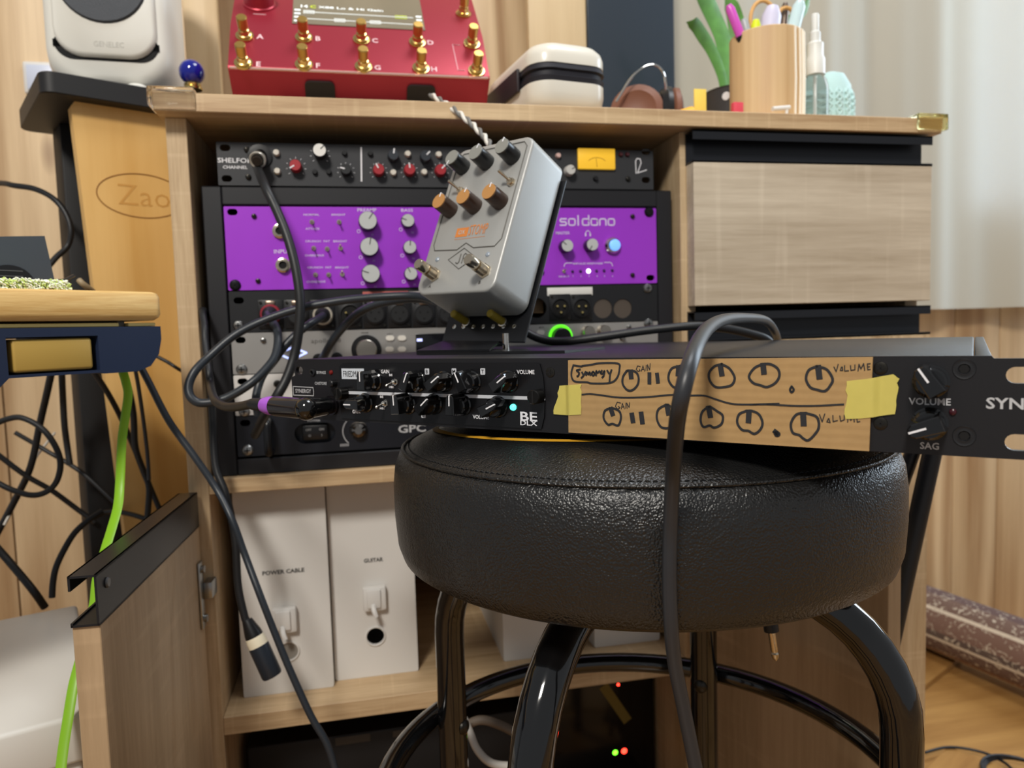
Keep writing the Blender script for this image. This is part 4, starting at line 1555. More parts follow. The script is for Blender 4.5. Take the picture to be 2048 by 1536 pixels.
x0_, x1_, y0_, y1_ = (pa[0] + pd_[0]) / 2, (pb_[0] + pc_[0]) / 2, (pc_[1] + pd_[1]) / 2, (pa[1] + pb_[1]) / 2
ORG = mat('orange_print', 'd07f3c', 0.55)
lb = B().box(x0_, x1_, y0_, y1_, -0.0001, 0.0002).done('logo_block', ORG, ped)
b = B()
write(b, 'OX', ((x0_ + x1_) / 2, (y0_ + y1_) / 2, 0.0004), 0.0042, (1, 0, 0), (0, 1, 0), width=0.0075)
b.done('lettering', mat('silver_lettering', 'b5b3ae', 0.5), lb)
b = B()
write(b, 'STOMP', (x1_ + 0.0115, (y0_ + y1_) / 2 + 0.001, 0.0003), 0.0098, (1, 0, 0), (0, 1, 0), width=0.0205, bold=0.0)
b.box(x0_, x1_ + 0.021, y0_ - 0.0022, y0_ - 0.0019, 0, 0.0002)
o = b.done('lettering', ORG, ped)
b = B()
for st, px, py in (('A', 860, 573), ('B', 959.5, 565)):
    x, y = E2(px, py)
    write(b, st, (x, y, 0.0003), 0.0030, (1, 0, 0), (0, 1, 0))
b.done('lettering', mat('dark_print', '3c3a38', 0.6), ped)

# ---- pedal riser stand
STD = mat('satin_black_riser', '16171a', 0.30, 0.1)
st_ = thing('pedal_riser', 'bent black metal riser with yellow pegs holding the tilted pedal', 'stand', MP)
yb = -H_ - 0.0235
B().box(-0.0470, 0.0480, yb, 0.058, -T_ - 0.0042, -T_ - 0.0022, 0.0006, 1).done('back_plate', STD, st_)
for px, py in ((905, 626), (978, 625)):
    x, y = E2(px, py, -0.0285)
    pg = B().lathe((x, y, -T_ - 0.0022), (0, 0, 1), [(0.0034, 0), (0.0036, 0.001), (0.0035, 0.0185), (0.0028, 0.0195)], 20).done('peg', mat('yellow_rubber', 'a08a2c', 0.45), st_)
    B().lathe((x, y, -T_ - 0.0020), (0, 0, 1), [(0.0046, 0), (0.0046, 0.0012), (0.0036, 0.0016)], 18).done('peg_washer', CHROME, pg)
for k in range(7):
    x = -0.036 + k * 0.0115
    B().lathe((x, -H_ - 0.009, -T_ - 0.0021), (0, 0, 1), [(0.0021, 0), (0.0021, 0.0004), (0.0014, 0.0005), (0.0012, 0.0001)], 14, cap1=False).done('slot_eyelet', CHROME, st_)
MPi = MP.inverted()
ZT = SO.z + 0.0014
# base plate lying on the preamp and the sloping front foot
e0 = MP @ V((-0.0470, yb, -T_ - 0.0032))
e1 = MP @ V((0.0480, yb, -T_ - 0.0032))
p0 = atZ(833, 705, ZT + 0.0018)
p1 = atZ(979, 703, ZT + 0.0018)
u_ = (p1 - p0).normalized()
t0 = e0 + (e1 - e0) * 0.03
t1 = e0 + (e1 - e0) * 0.72
nn = (p1 - p0).cross(t0 - p0).normalized() * 0.0016
b = B()
b.prism([MPi @ p for p in (p0, p1, t1, t0)], (MPi.to_3x3() @ nn))
b.done('front_foot', STD, st_)
dback = V((-u_.y, u_.x, 0))
if dback.y < 0:
    dback = -dback
b = B()
q0 = p0 + dback * 0.001
q1 = p1 + u_ * 0.060 + dback * 0.0012
b.prism([MPi @ V((p.x, p.y, ZT)) for p in (p0, q1, q1 + dback * 0.075, p0 + dback * 0.075)], MPi.to_3x3() @ V((0, 0, 0.0018)))
b.done('base_plate', STD, st_)
pc = dep(1012, 700, (p1 - CAM).dot(FF) + 0.050)
b = B().cyl(MPi @ V((pc.x, pc.y, ZT + 0.002)), MPi @ V((pc.x, pc.y, ZT + 0.0145)), 0.0026, n=16)
b.done('post', CHROME, st_)

# ------------------------------------------------------------------ things on the cabinet top
CT = 0.9276
# red floor modeler on a tilting stand
MA, MB_, MC = V((0.0401, 0.9791)), V((0.0786, 1.0400)), V((0.1600, 1.1260))
nin = V((0.77, -0.64)) * 0.047
X0, X1 = 0.0055, 0.2958
mdl = thing('floor_modeler', 'red metal floor effects unit with gold foot switches tilted up on the cabinet top', 'effects unit', (0, 0, 0))
REDM = mat('red_anodised', 'a3303f', 0.36, 0.45, bump=(3000, 0.06, 0.0002))
ab = (MB_ - MA).normalized()
fr_ = nin.normalized()
prof3 = [MA + ab * 0.0035, MB_, MC, MC + nin, MA + nin, MA + fr_ * 0.0035, MA + (ab + fr_) * 0.0009]
body = B().prism([(X0, p.x, p.y) for p in prof3], (X1 - X0, 0, 0))
bd = body.done('body', REDM, mdl, 0.3)
b = B()
pe = [MA + ab * 0.0042, MA + (ab + fr_) * 0.0010, MA + fr_ * 0.0042]
b.tube([(X0 + 0.002, MA.x + 0.0012, MA.y + 0.0004), (X1 - 0.002, MA.x + 0.0012, MA.y + 0.0004)], 0.0016, 10)
b.done('front_edge_highlight', mat('pink_highlight', 'e3b7ad', 0.25, 0.7), mdl)  # pale tube paints the shiny highlight along the front edge


def plane_pt(px, py, P, Q, out=0.0):
    """pixel onto the tilted plane through P-Q (parallel to x)"""
    d = (Q - P).normalized()
    n = V((0, -d.y, d.x))
    o = V((0, P.x, P.y)) + n * out
    return atPl(px, py, o, n), n, V((0, d.x, d.y))


for px, py, up in ((489.5, 76.5, 0), (608, 79.7, 0), (723, 83.6, 0), (834.5, 89, 0), (943, 92, 0), (487, 131, 0), (608, 134, 0), (727, 138, 0), (841.6, 141, 0), (952.5, 146, 0), (926.7, 33, 1)):
    p, n, d = plane_pt(px, py - 3, *((MB_, MC) if up else (MA, MB_)))
    b = B()
    b.lathe(p, n, [(0.0098, 0), (0.0098, 0.0022), (0.0078, 0.0024), (0.0078, 0.0044), (0.0062, 0.0050), (0.0058, 0.0095), (0.0044, 0.0100), (0.0044, 0.0125)], 22)
    k = b.done('foot_switch', GOLD, mdl)
    b = B()
    b.lathe(p + n * 0.012, n, [(0.0050, 0), (0.0056, 0.0006), (0.0058, 0.0120), (0.0050, 0.0130)], 22)
    b.done('plunger', mat('brushed_gold', 'c9a35a', 0.35, 1.0), k)
b = B()
for st, px, py in (('A', 520, 73), ('B', 636, 77), ('C', 750, 81), ('D', 861, 85), ('E', 517, 128), ('F', 636, 131), ('G', 755, 135), ('H', 868, 138)):
    p, n, d = plane_pt(px, py, MA, MB_, 0.0003)
    write(b, st, p, 0.0078, (1, 0, 0), d, bold=0.02)
for pts in ([(920, 90), (905, 89), (916, 140), (930, 141)],):
    P3 = [plane_pt(px, py, MA, MB_, 0.0003)[0] for px, py in pts]
    b.tube(P3, 0.0004, 5)
b.done('lettering', mat('pink_white_print', 'f0c9cf', 0.6), mdl)
sc_ = [plane_pt(px, py, MB_, MC, 0.0004)[0] for px, py in ((584.5, 47), (850, 58))]
dU = V((0, (MC - MB_).normalized().x, (MC - MB_).normalized().y))
nU = V((0, -dU.z, dU.y))
sw = sc_[1] - sc_[0]
sx = V((1, 0, 0))
L_ = sw.x
b = B()
b.prism([sc_[0], sc_[0] + sx * L_, sc_[0] + sx * L_ + dU * 0.088, sc_[0] + dU * 0.088], nU * 0.0005)
scr = b.done('touch_screen', mat('screen_grey_glass', '77705f', 0.12, emit=0.12), mdl, 0.3)


def SP(u, v_):
    return sc_[0] + sx * (L_ * u) + dU * v_ + nU * 0.0009


b = B()
for v_, u0, u1 in ((0.0125, 0.08, 0.92), (0.0300, 0.08, 0.92)):
    b.tube([SP(u0, v_), SP(u1, v_)], 0.00045, 5)
for uc, v_ in ((0.35, 0.0125), (0.62, 0.0125), (0.12, 0.030)):
    q4 = [SP(uc - 0.04, v_ - 0.003), SP(uc + 0.04, v_ - 0.003), SP(uc + 0.04, v_ + 0.003), SP(uc - 0.04, v_ + 0.003)]
    b.tube(q4, 0.0005, 5, closed=True)
for v_ in (0.004, 0.0135, 0.0225, 0.0315):
    for uc in (0.035, 0.965):
        b.prism([SP(uc - 0.022, v_), SP(uc + 0.022, v_), SP(uc + 0.022, v_ + 0.004), SP(uc - 0.022, v_ + 0.004)], nU * 0.0002)
write(b, 'X88 Lo & Hi Gain', SP(0.44, 0.0445), 0.0058, (1, 0, 0), dU, width=L_ * 0.5, bold=0.02)
write(b, '14', SP(0.085, 0.0445), 0.0075, (1, 0, 0), dU, bold=0.03)
b.done('screen_graphics', mat('screen_white', 'e4e8e6', 0.4, emit=0.5), scr)
b = B()
q4 = [SP(0.78, 0.027), SP(0.87, 0.027), SP(0.87, 0.033), SP(0.78, 0.033)]
b.tube(q4, 0.0005, 5, closed=True)
write(b, 'C', SP(0.15, 0.0445), 0.0075, (1, 0, 0), dU, bold=0.03)
b.done('screen_graphics', mat('screen_yellow_green', 'b9c92e', 0.4, emit=0.5), scr)
p, n, d = plane_pt(519, 10, MB_, MC)
k = B().lathe(p, n, [(0.0186, 0), (0.0186, 0.002), (0.0172, 0.003), (0.0168, 0.020), (0.0155, 0.0215)], 36).done('volume_knob', REDM, mdl)
p, n, d = plane_pt(519, 28.5, MB_, MC, 0.0003)
b = B()
b.tube([p - sx * 0.007, p + sx * 0.007], 0.0004, 5)
b.done('knob_mark', MATS['pink_white_print'], mdl)

ms_ = thing('tilt_stand', 'black stand with two front hooks tilting the red effects unit', 'stand', (0, 0, CT))
b = B()
b.box(0.055, 0.245, 0.060, 0.215, 0.0, 0.004, 0.001)
b.done('base', STD, ms_)
b = B()
bA, bC = MA + nin, MC + nin
nn3 = fr_ * 0.003
b.prism([(0.055, bA.x + 0.0002, bA.y - CT - 0.0002), (0.245, bA.x + 0.0002, bA.y - CT - 0.0002), (0.245, bC.x, bC.y - CT - 0.0004), (0.055, bC.x, bC.y - CT - 0.0004)], (0, nn3.x, nn3.y))
b.prism([(0.12, 0.205, 0.004), (0.18, 0.205, 0.004), (0.18, bC.x - 0.004, bC.y - CT - 0.012), (0.12, bC.x - 0.004, bC.y - CT - 0.012)], (0, 0.004, 0))
b.prism([(0.055, bA.x + 0.004, 0.003), (0.245, bA.x + 0.004, 0.003), (0.245, bA.x + 0.003, bA.y - CT), (0.055, bA.x + 0.003, bA.y - CT)], (0, 0.004, 0))
b.done('back_rest', STD, ms_)
for px in (641, 842):
    c0 = plane_pt(px, 188, MA, MA + fr_, -0.0003)[0]
    fx = V((0, fr_.x, fr_.y))
    no = V((0, -fr_.y, fr_.x))
    if no.y > 0:
        no = -no
    q4 = []
    for (a, h) in rrect(-0.0165, 0.0165, -0.0130, 0.030, 0.006, 4):
        q4.append(V((c0.x + a, MA.x, MA.y - CT)) + fx * (0.0245 + h) + no * 0.0004)
    b = B().prism(q4, no * 0.0028)
    b.done('hook', mat('matte_black_hook', '1f1d1c', 0.55), ms_)

# hard shell case
ca = thing('zip_case', 'white hard-shell case with black zip band on the front edge of the cabinet top', 'case', basis((0.3655, 0.0640, CT), V((0.985, 0.17, 0)).normalized(), V((-0.17, 0.985, 0)).normalized(), (0, 0, 1)))
WC = mat('white_shell', 'ddd8cb', 0.28, coat=0.2)


def shell(zs, name, m, parent, hw=0.0475, hl=0.085, r=0.026):
    rings = []
    for z, ins in zs:
        rings.append([V((p[0], p[1], z)) for p in rrect(-hw + ins, hw - ins, -hl + ins, hl - ins, max(r - ins * 0.4, 0.006), 8)])
    n = len(rings[0])
    v = [p for q_ in rings for p in q_]
    f = [tuple(reversed(range(n)))]
    for i in range(len(rings) - 1):
        for k in range(n):
            f.append((i * n + k, i * n + (k + 1) % n, (i + 1) * n + (k + 1) % n, (i + 1) * n + k))
    f.append(tuple(range((len(rings) - 1) * n, len(rings) * n)))
    return B().add(v, f).done(name, m, parent, 0.9)


shell([(0.0005, 0.018), (0.002, 0.011), (0.006, 0.005), (0.012, 0.0015), (0.020, 0.0), (0.031, 0.0)], 'lower_shell', WC, ca)
zb3 = shell([(0.0312, 0.0008), (0.0365, -0.0006), (0.0380, 0.002), (0.0430, 0.002), (0.0445, -0.0008), (0.0505, 0.0006)], 'zip_band', mat('black_zip_tape', '1d1c24', 0.6), ca)
shell([(0.0507, 0.0), (0.060, 0.0), (0.067, 0.002), (0.073, 0.007), (0.0765, 0.014), (0.0775, 0.022)], 'upper_shell', WC, ca)
B().box(-0.0525, -0.0482, -0.045, 0.062, 0.028, 0.054, 0.0018).done('carry_strap', mat('dark_strap', '2a2226', 0.55), ca)

# headphones
hp = thing('headphones', 'black headphones with brown ear pads lying behind the white case', 'headphones', (0.5270, 0.150, CT))
BRP = mat('brown_leather_pad', '7a4f3c', 0.5)
for (wx, ax_, m2, hgt) in ((-0.0165, V((-0.45, -0.9, 0.12)), BRP, 0.038), (0.0265, V((0.85, -0.25, 0.0)), BRP, 0.037)):
    ax_ = ax_.normalized()
    o_ = V((wx, -0.03, hgt + 0.001))
    b = B().lathe(o_, ax_, [(0.022, -0.014), (0.034, -0.010), (0.038, -0.002), (0.037, 0.004)], 30)
    e = b.done('ear_cup', BLACK, hp)
    b = B().lathe(o_ + ax_ * 0.004, ax_, [(0.032, 0), (0.036, 0.004), (0.035, 0.010), (0.026, 0.0135), (0.016, 0.008)], 30)
    b.done('ear_pad', m2, e)
b = B()
b.tube(spline([(-0.052, -0.045, 0.050), (-0.030, -0.050, 0.082), (-0.008, -0.052, 0.096), (0.009, -0.052, 0.091), (0.016, -0.050, 0.066), (0.015, -0.050, 0.008)], 8), 0.0016, 8)
b.done('headband', CHROME, hp)

# tall panels standing at the back
t_ = B().box(0.5230, 0.6760, 0.362, 0.379, CT, 1.72, 0.002).done('dark_panel', mat('dark_glass_panel', '343c45', 0.2))
tag(t_, 'tall dark glossy panel standing at the back of the cabinet top behind the headphones', 'panel')
t_ = B().box(0.4240, 0.5215, 0.364, 0.382, CT, 1.72, 0.0015).done('oak_board', HUTCH)
tag(t_, 'upright oak board standing between the red effects unit and the tall dark panel', 'board')
t_ = B().box(-0.1040, -0.0560, 0.385, 0.403, 0.0, 1.72, 0.0015).done('oak_board', HUTCH)
tag(t_, 'upright oak board standing behind the white loudspeaker beside the blue ball', 'board')

# pen cup and its contents
CUX, CUY, CUR = 0.6640, 0.060, 0.0455
cup = thing('pen_cup', 'striped wooden pen cup holding pens and scissors on the cabinet top', 'cup', (CUX, CUY, CT))
HC = 0.1230
b = B()
b.lathe((0, 0, 0), (0, 0, 1), [(CUR - 0.001, 0), (CUR, 0.001), (CUR, HC - 0.001), (CUR - 0.001, HC), (CUR - 0.005, HC), (CUR - 0.006, HC - 0.002), (CUR - 0.006, 0.006), (0.001, 0.006)], 40, cap1=True)
b.done('body', CUPW, cup)
b = B()
for a in (-0.62, -0.42, -0.26, -0.08):
    an = -PI / 2 + 0.9 + a
    c = V((math.cos(an) * (CUR + 0.0008), math.sin(an) * (CUR + 0.0008), 0))
    b.tube([c + V((0, 0, 0.004)), c + V((0.001, 0, 0.06)), c + V((0, 0, HC - 0.002))], 0.0014, 6)
b.done('rubber_bands', mat('cream_rubber', 'e9dec8', 0.5), cup)


def pen(name, px0, py0, px1, py1, y, r, m, label, cat='pen', tip=None, n=14):
    """pen standing in the cup: visible from the rim (px0,py0) to the tip (px1,py1)"""
    p1 = atY(px1, py1, y)
    p0 = atY(px0, py0, y)
    d = (p1 - p0).normalized()
    base = p0 - d * 0.05
    b = B().lathe(base, d, [(r * 0.6, 0), (r, 0.004), (r, (p1 - base).length - r), (r * 0.6, (p1 - base).length)], n)
    o = b.done(name, m)
    tag(o, label, cat)
    return o


o = pen('pen', 1490, 95, 1457, 10, 0.050, 0.0058, mat('magenta_pen', 'd257c0', 0.25), 'magenta pink pen leaning left out of the wooden cup')
p0_ = atY(1481, 72, 0.050)
p1_ = atY(1490, 95, 0.050)
B().cyl(p0_, p1_, 0.0061, n=14).done('grip', BLACK, o)
pen('pen', 1500, 90, 1487, 38, 0.066, 0.0052, mat('grey_pen', 'a9aeb0', 0.3), 'grey pen between the pink pen and the yellow highlighter')
pen('highlighter', 1511, 80, 1512, 40, 0.045, 0.0060, mat('neon_yellow', 'd7e61f', 0.4), 'neon yellow highlighter standing in the wooden cup', 'pen')
pen('glue_stick', 1538, 72, 1545, 14, 0.058, 0.0125, mat('lilac_white_tube', 'cfcbe0', 0.35), 'pale lilac tube with vertical print standing in the middle of the wooden cup', 'tube')
pen('ruler', 1583, 72, 1601, 2, 0.036, 0.0082, mat('clear_blue_plastic', 'cfe6e8', 0.15, alpha=0.85), 'clear pale blue flat tube leaning right out of the wooden cup', 'tube')
pen('pen', 1566, 72, 1571, 6, 0.082, 0.0050, mat('dark_metal_pen', '6d5f55', 0.35, 0.5), 'dark metal pen behind the tan scissors in the wooden cup')
sci = thing('scissors', 'tan handled scissors standing handles up in the wooden cup', 'scissors', atY(1555, 72, 0.070))
TAN = mat('tan_handle', 'd8a560', 0.4)
s_ = 0.87 / 1460
for cx, cz, rx, rz in ((-0.022, 0.016, 0.0185, 0.026), (0.015, 0.012, 0.0165, 0.026)):
    b = B()
    b.tube([(cx + rx * math.cos(2 * PI * k / 28), 0.003 * (1 if cx > 0 else -1), cz + rz * math.sin(2 * PI * k / 28)) for k in range(28)], 0.0025, 8, closed=True)
    b.done('handle', TAN, sci)
b = B()
b.prism([(-0.006, -0.001, -0.004), (0.004, -0.001, -0.004), (0.001, -0.001, -0.085), (-0.001, -0.001, -0.085)], (0, 0.002, 0))
b.prism([(-0.005, 0.0015, -0.004), (0.005, 0.0015, -0.004), (0.002, 0.0015, -0.085), (0.000, 0.0015, -0.085)], (0, 0.002, 0))
b.done('blades', STEEL, sci)

# spray bottle
pbx = atY(1630, 215, 0.060)
bo = thing('spray_bottle', 'clear plastic spray bottle with white pump top beside the pen cup', 'bottle', (pbx.x, 0.060, CT))
CLR = mat('clear_plastic', 'e6f0f0', 0.06, trans=0.92, ior=1.2)
B().lathe((0, 0, 0.0), (0, 0, 1), [(0.0150, 0), (0.0165, 0.002), (0.0165, 0.062), (0.0140, 0.072), (0.0095, 0.078), (0.0095, 0.082)], 28).done('body', CLR, bo)
B().lathe((0, 0, 0.0785), (0, 0, 1), [(0.0125, 0), (0.0125, 0.020), (0.0105, 0.024), (0.0105, 0.040), (0.0085, 0.042)], 24).done('collar', mat('frosted_white', 'dcdcd6', 0.4), bo)
B().lathe((0, 0, 0.121), (0, 0, 1), [(0.0068, 0), (0.0068, 0.012), (0.0050, 0.014), (0.0050, 0.034), (0.0042, 0.036)], 20).done('pump', mat('frosted_white', 'dcdcd6', 0.4), bo)
B().cyl((0, 0, 0.004), (0, 0, 0.076), 0.0018, n=10).done('dip_tube', WHITEP, bo)

# crocheted aqua pouch
pk_ = atY(1672, 215, 0.085)
po_ = thing('knitted_pouch', 'pale aqua knitted pouch standing behind the spray bottle', 'pouch', (pk_.x - 0.004, 0.092, CT))
AQ = mat('aqua_yarn', 'b9d8d6', 0.9, sheen=0.3, bump=(700, 0.4, 0.001))
b = B()
b.lathe((0, 0, 0), (0, 0, 1), [(0.024, 0), (0.029, 0.008), (0.029, 0.05), (0.026, 0.075), (0.018, 0.090), (0.006, 0.095)], 28, sx=1.0)
sk = b.done('body', AQ, po_)
b = B()
for k in range(14):
    a = 2 * PI * k / 14
    for s in (0, 1):
        pts = []
        for j in range(22):
            t = j / 21
            z = 0.004 + 0.085 * t
            rr_ = 0.0295 if t < 0.6 else 0.0295 - 0.02 * ((t - 0.6) / 0.4) ** 1.6
            aa = a + 0.12 * math.sin(t * 30 + PI * s)
            pts.append((rr_ * math.cos(aa), rr_ * math.sin(aa), z))
        b.tube(pts, 0.0022, 6)
o = b.done('cable_stitch', AQ, po_)
o['kind'] = 'stuff'

# potted plant
ppx = atY(1452, 215, 0.10)
ppl = atY(1414, 200, 0.165).x + 0.043
pth = atY(1440, 168, 0.130).z - CT
pl = thing('potted_plant', 'green strap-leaved plant in a dark patterned pot left of the pen cup', 'plant', (ppl, 0.165, CT))
b = B().lathe((0, 0, 0), (0, 0, 1), [(0.034, 0), (0.037, 0.003), (0.042, pth - 0.002), (0.0435, pth), (0.0405, pth), (0.039, pth - 0.007), (0.002, pth - 0.007)], 36)
pot = b.done('pot', mat('charcoal_pot', '3a3838', 0.6, bump=(260, 0.3, 0.001)), pl)
b = B()
for a in (-2.35, -2.0, -1.65, -1.3):
    c = V((0.0412 * math.cos(a), 0.0412 * math.sin(a), pth - 0.014))
    b.lathe(c, (math.cos(a), math.sin(a), 0), [(0.0058, 0), (0.0055, 0.0008)], 16)
b.done('white_dots', mat('white_pot_print', 'dcd8d6', 0.6), pot)


def leafmat():
    m = mat('strap_leaf', '5c8f42', 0.4, var=0.45, vscale=60)
    return m


lm_ = leafmat()


def leaf(pts, wmax, parent, side):
    P = spline(pts, 8)
    v, f = [], []
    L = len(P)
    for i, p in enumerate(P):
        t = i / (L - 1)
        w_ = wmax * (0.55 + 0.9 * t * (1 - t) * 1.6) * (1 - max(0, t - 0.85) / 0.16)
        tg = (P[min(i + 1, L - 1)] - P[max(i - 1, 0)]).normalized()
        s = V(side)
        s = (s - tg * s.dot(tg)).normalized()
        nn_ = tg.cross(s)
        v += [p - s * w_ + nn_ * (w_ * 0.18), p, p + s * w_ + nn_ * (w_ * 0.18)]
    for i in range(L - 1):
        for j in range(2):
            a = 3 * i + j
            f.append((a, a + 1, a + 4, a + 3))
    k = len(v)
    v += [p + V((0, 0.0008, 0)) for p in v]
    f += [tuple(reversed([q_ + k for q_ in g])) for g in f]
    B().add(v, f).done('leaf', lm_, parent, 1.5)


pw_ = pl.location.copy()


def lp(px, py, y):
    return atY(px, py, y) - pw_


rt = V((-0.014, 0, pth - 0.008))
leaf([rt, lp(1445, 150, 0.165), lp(1425, 100, 0.16), lp(1405, 68, 0.15), lp(1390, 48, 0.14), lp(1373, 44, 0.13)], 0.0105, pl, (1, 0.2, 0.3))
leaf([rt + V((0.006, 0.003, 0)), lp(1458, 140, 0.17), lp(1450, 80, 0.18), lp(1430, 30, 0.18), lp(1408, -15, 0.17), lp(1390, -60, 0.16)], 0.0180, pl, (1, 0.3, 0.2))
leaf([rt + V((0.012, 0.006, 0)), lp(1472, 150, 0.18), lp(1478, 90, 0.19), lp(1470, 30, 0.19), lp(1450, -20, 0.19)], 0.0140, pl, (1, -0.3, 0.1))
leaf([rt + V((0.010, -0.002, 0)), lp(1500, 120, 0.18), lp(1560, 50, 0.19), lp(1608, 25, 0.20), lp(1622, -30, 0.20)], 0.0075, pl, (1, 0.4, 0))

# small coloured bits at the cabinet top edge
yl = atY(1410, 208, 0.02)
t_ = B().box(yl.x - 0.010, yl.x + 0.006, 0.028, 0.030, CT, CT + 0.045, 0.0004).done('sticky_note', mat('yellow_paper', 'f0cf5c', 0.7))
t_.rotation_euler = (0, 0, 0)
tag(t_, 'small yellow paper tab standing upright left of the dark plant pot', 'paper')
b = B()
b.tube([V((yl.x - 0.040, 0.030, CT + 0.0065)), V((yl.x - 0.025, 0.031, CT + 0.0105)), V((yl.x - 0.012, 0.031, CT + 0.0125))], [0.006, 0.010, 0.012], 12)
tag(b.done('orange_wedge', mat('orange_yellow', 'f2b02c', 0.5)), 'small orange wedge-shaped scrap lying left of the yellow paper tab', 'scrap')
rd = atY(1471, 208, 0.012)
b = B().box(rd.x - 0.0065, rd.x + 0.0065, 0.004, 0.012, CT, CT + 0.0235, 0.001)
tag(b.done('eraser', mat('pink_red_block', 'd84a5a', 0.5)), 'small pink red block in front of the dark plant pot', 'eraser')
cl = atY(1565, 216, 0.005)
b = B()
b.tube([(cl.x - 0.014, 0.004, CT + 0.0165), (cl.x + 0.010, 0.006, CT + 0.0195)], 0.0028, 10)
b.cyl((cl.x + 0.006, 0.0058, CT), (cl.x + 0.006, 0.0058, CT + 0.018), 0.0018, n=10)
tag(b.done('white_clip', WHITEP), 'small white plastic clip in front of the pen cup', 'clip')

# ------------------------------------------------------------------ loudspeaker on its stand
A1 = atZ(78, 136, 0.984)
A2 = atZ(452, 187, 0.984)
A3 = atZ(24, 252, 0.960)
A1.z = A2.z = A3.z = 0.0
ux = V((math.cos(math.radians(28)), math.sin(math.radians(28)), 0))
uy = V((-ux.y, ux.x, 0))
PWD = (A2 - A1).length
PDP = 0.190
MST = basis((A1.x, A1.y, 0), ux, uy, (0, 0, 1))
sst = thing('speaker_stand', 'loudspeaker stand with black top plate, black column and engraved honey wood front board', 'speaker stand', MST)


def rplate(x0, x1, y0, y1, z0, z1, r, name, m, parent):
    rings = []
    for z, ins in ((z0, 0.0012), (z0 + 0.0012, 0), (z1 - 0.0012, 0), (z1, 0.0012)):
        rings.append([V((p[0], p[1], z)) for p in rrect(x0 + ins, x1 - ins, y0 + ins, y1 - ins, r, 6)])
    n = len(rings[0])
    v = [p for q_ in rings for p in q_]
    f = [tuple(reversed(range(n)))]
    for i in range(len(rings) - 1):
        for k in range(n):
            f.append((i * n + k, i * n + (k + 1) % n, (i + 1) * n + (k + 1) % n, (i + 1) * n + k))
    f.append(tuple(range((len(rings) - 1) * n, len(rings) * n)))
    return B().add(v, f).done(name, m, parent, 0.6)


rplate(0, PWD, 0, PDP, 0.9600, 0.9835, 0.014, 'top_plate', mat('black_mdf', '1b1b1c', 0.5, bump=(1500, 0.1, 0.0003)), sst)
pu = lambda px, py, yy: MST.inverted() @ atPl(px, py, MST @ V((0, yy, 0)), uy)
YB2 = 0.020
bl0 = pu(140, 196, YB2)
bl1 = pu(256, 1110, YB2)
zt_ = 0.9598
bw = PWD - 2 * bl0.x
def lx(z):
    return bl0.x + (bl1.x - bl0.x) * (bl0.z - z) / (bl0.z - bl1.z)


xr = min(PWD - 0.006, (-0.058 - A1.x) / ux.x)
b = B()
b.prism([(lx(0.03), YB2, 0.03), (xr - lx(0.03) + lx(zt_), YB2, 0.03), (xr, YB2, zt_ - 0.008), (xr - 0.004, YB2, zt_), (lx(zt_) + 0.004, YB2, zt_), (lx(zt_), YB2, zt_ - 0.006)], (0, 0.018, 0))
wb = b.done('front_board', STANDWOOD, sst, 0.4)
ec = pu(285, 392, YB2)
b = B()
ea = abs(pu(193, 385, YB2).x - ec.x)
b.tube([(ec.x + ea * math.cos(2 * PI * k / 48), YB2 - 0.0001, ec.z + 0.026 * math.sin(2 * PI * k / 48)) for k in range(48)], 0.0007, 5, closed=True)
b.done('engraved_oval', mat('burnt_groove', '8a5c22', 0.6), wb)
b = B()
write(b, 'Zaor', (ec.x + 0.010, YB2 - 0.0003, ec.z), 0.024, width=ea * 1.50, bold=-0.012)
o = b.done('lettering', mat('engraved_wood', 'c08d45', 0.6), wb)
cl_ = pu(136, 480, 0.125)
B().box(cl_.x, cl_.x + 0.055, 0.125, 0.180, 0.02, 0.9598, 0.002).done('column', mat('dull_black_steel', '0e0e0f', 0.6), sst)
B().box(0.01, xr - 0.006, 0.02, PDP - 0.02, 0.0, 0.02, 0.003).done('base_plate', BLACKM, sst)

spc = atY(213, 60, 0.165)
SPM = basis((spc.x, 0.165, 0.9840), V((1, 0.05, 0)).normalized(), V((-0.05, 1, 0)).normalized(), (0, 0, 1))
spk = thing('loudspeaker', 'small white studio loudspeaker with rounded body on the black stand plate', 'speaker', SPM)


def loft(secs, name, m, parent, sm=0.9, n=7):
    """secs = (y, x half width, z0, z1, r)"""
    rings = [[V((p[0], y, p[1])) for p in rrect(-hw, hw, z0, z1, r, n)] for y, hw, z0, z1, r in secs]
    k_ = len(rings[0])
    v = [p for q_ in rings for p in q_]
    f = [tuple(range(k_))]
    for i in range(len(rings) - 1):
        for k in range(k_):
            f.append((i * k_ + (k + 1) % k_, i * k_ + k, (i + 1) * k_ + k, (i + 1) * k_ + (k + 1) % k_))
    f.append(tuple(reversed(range((len(rings) - 1) * k_, len(rings) * k_))))
    return B().add(v, f).done(name, m, parent, sm)


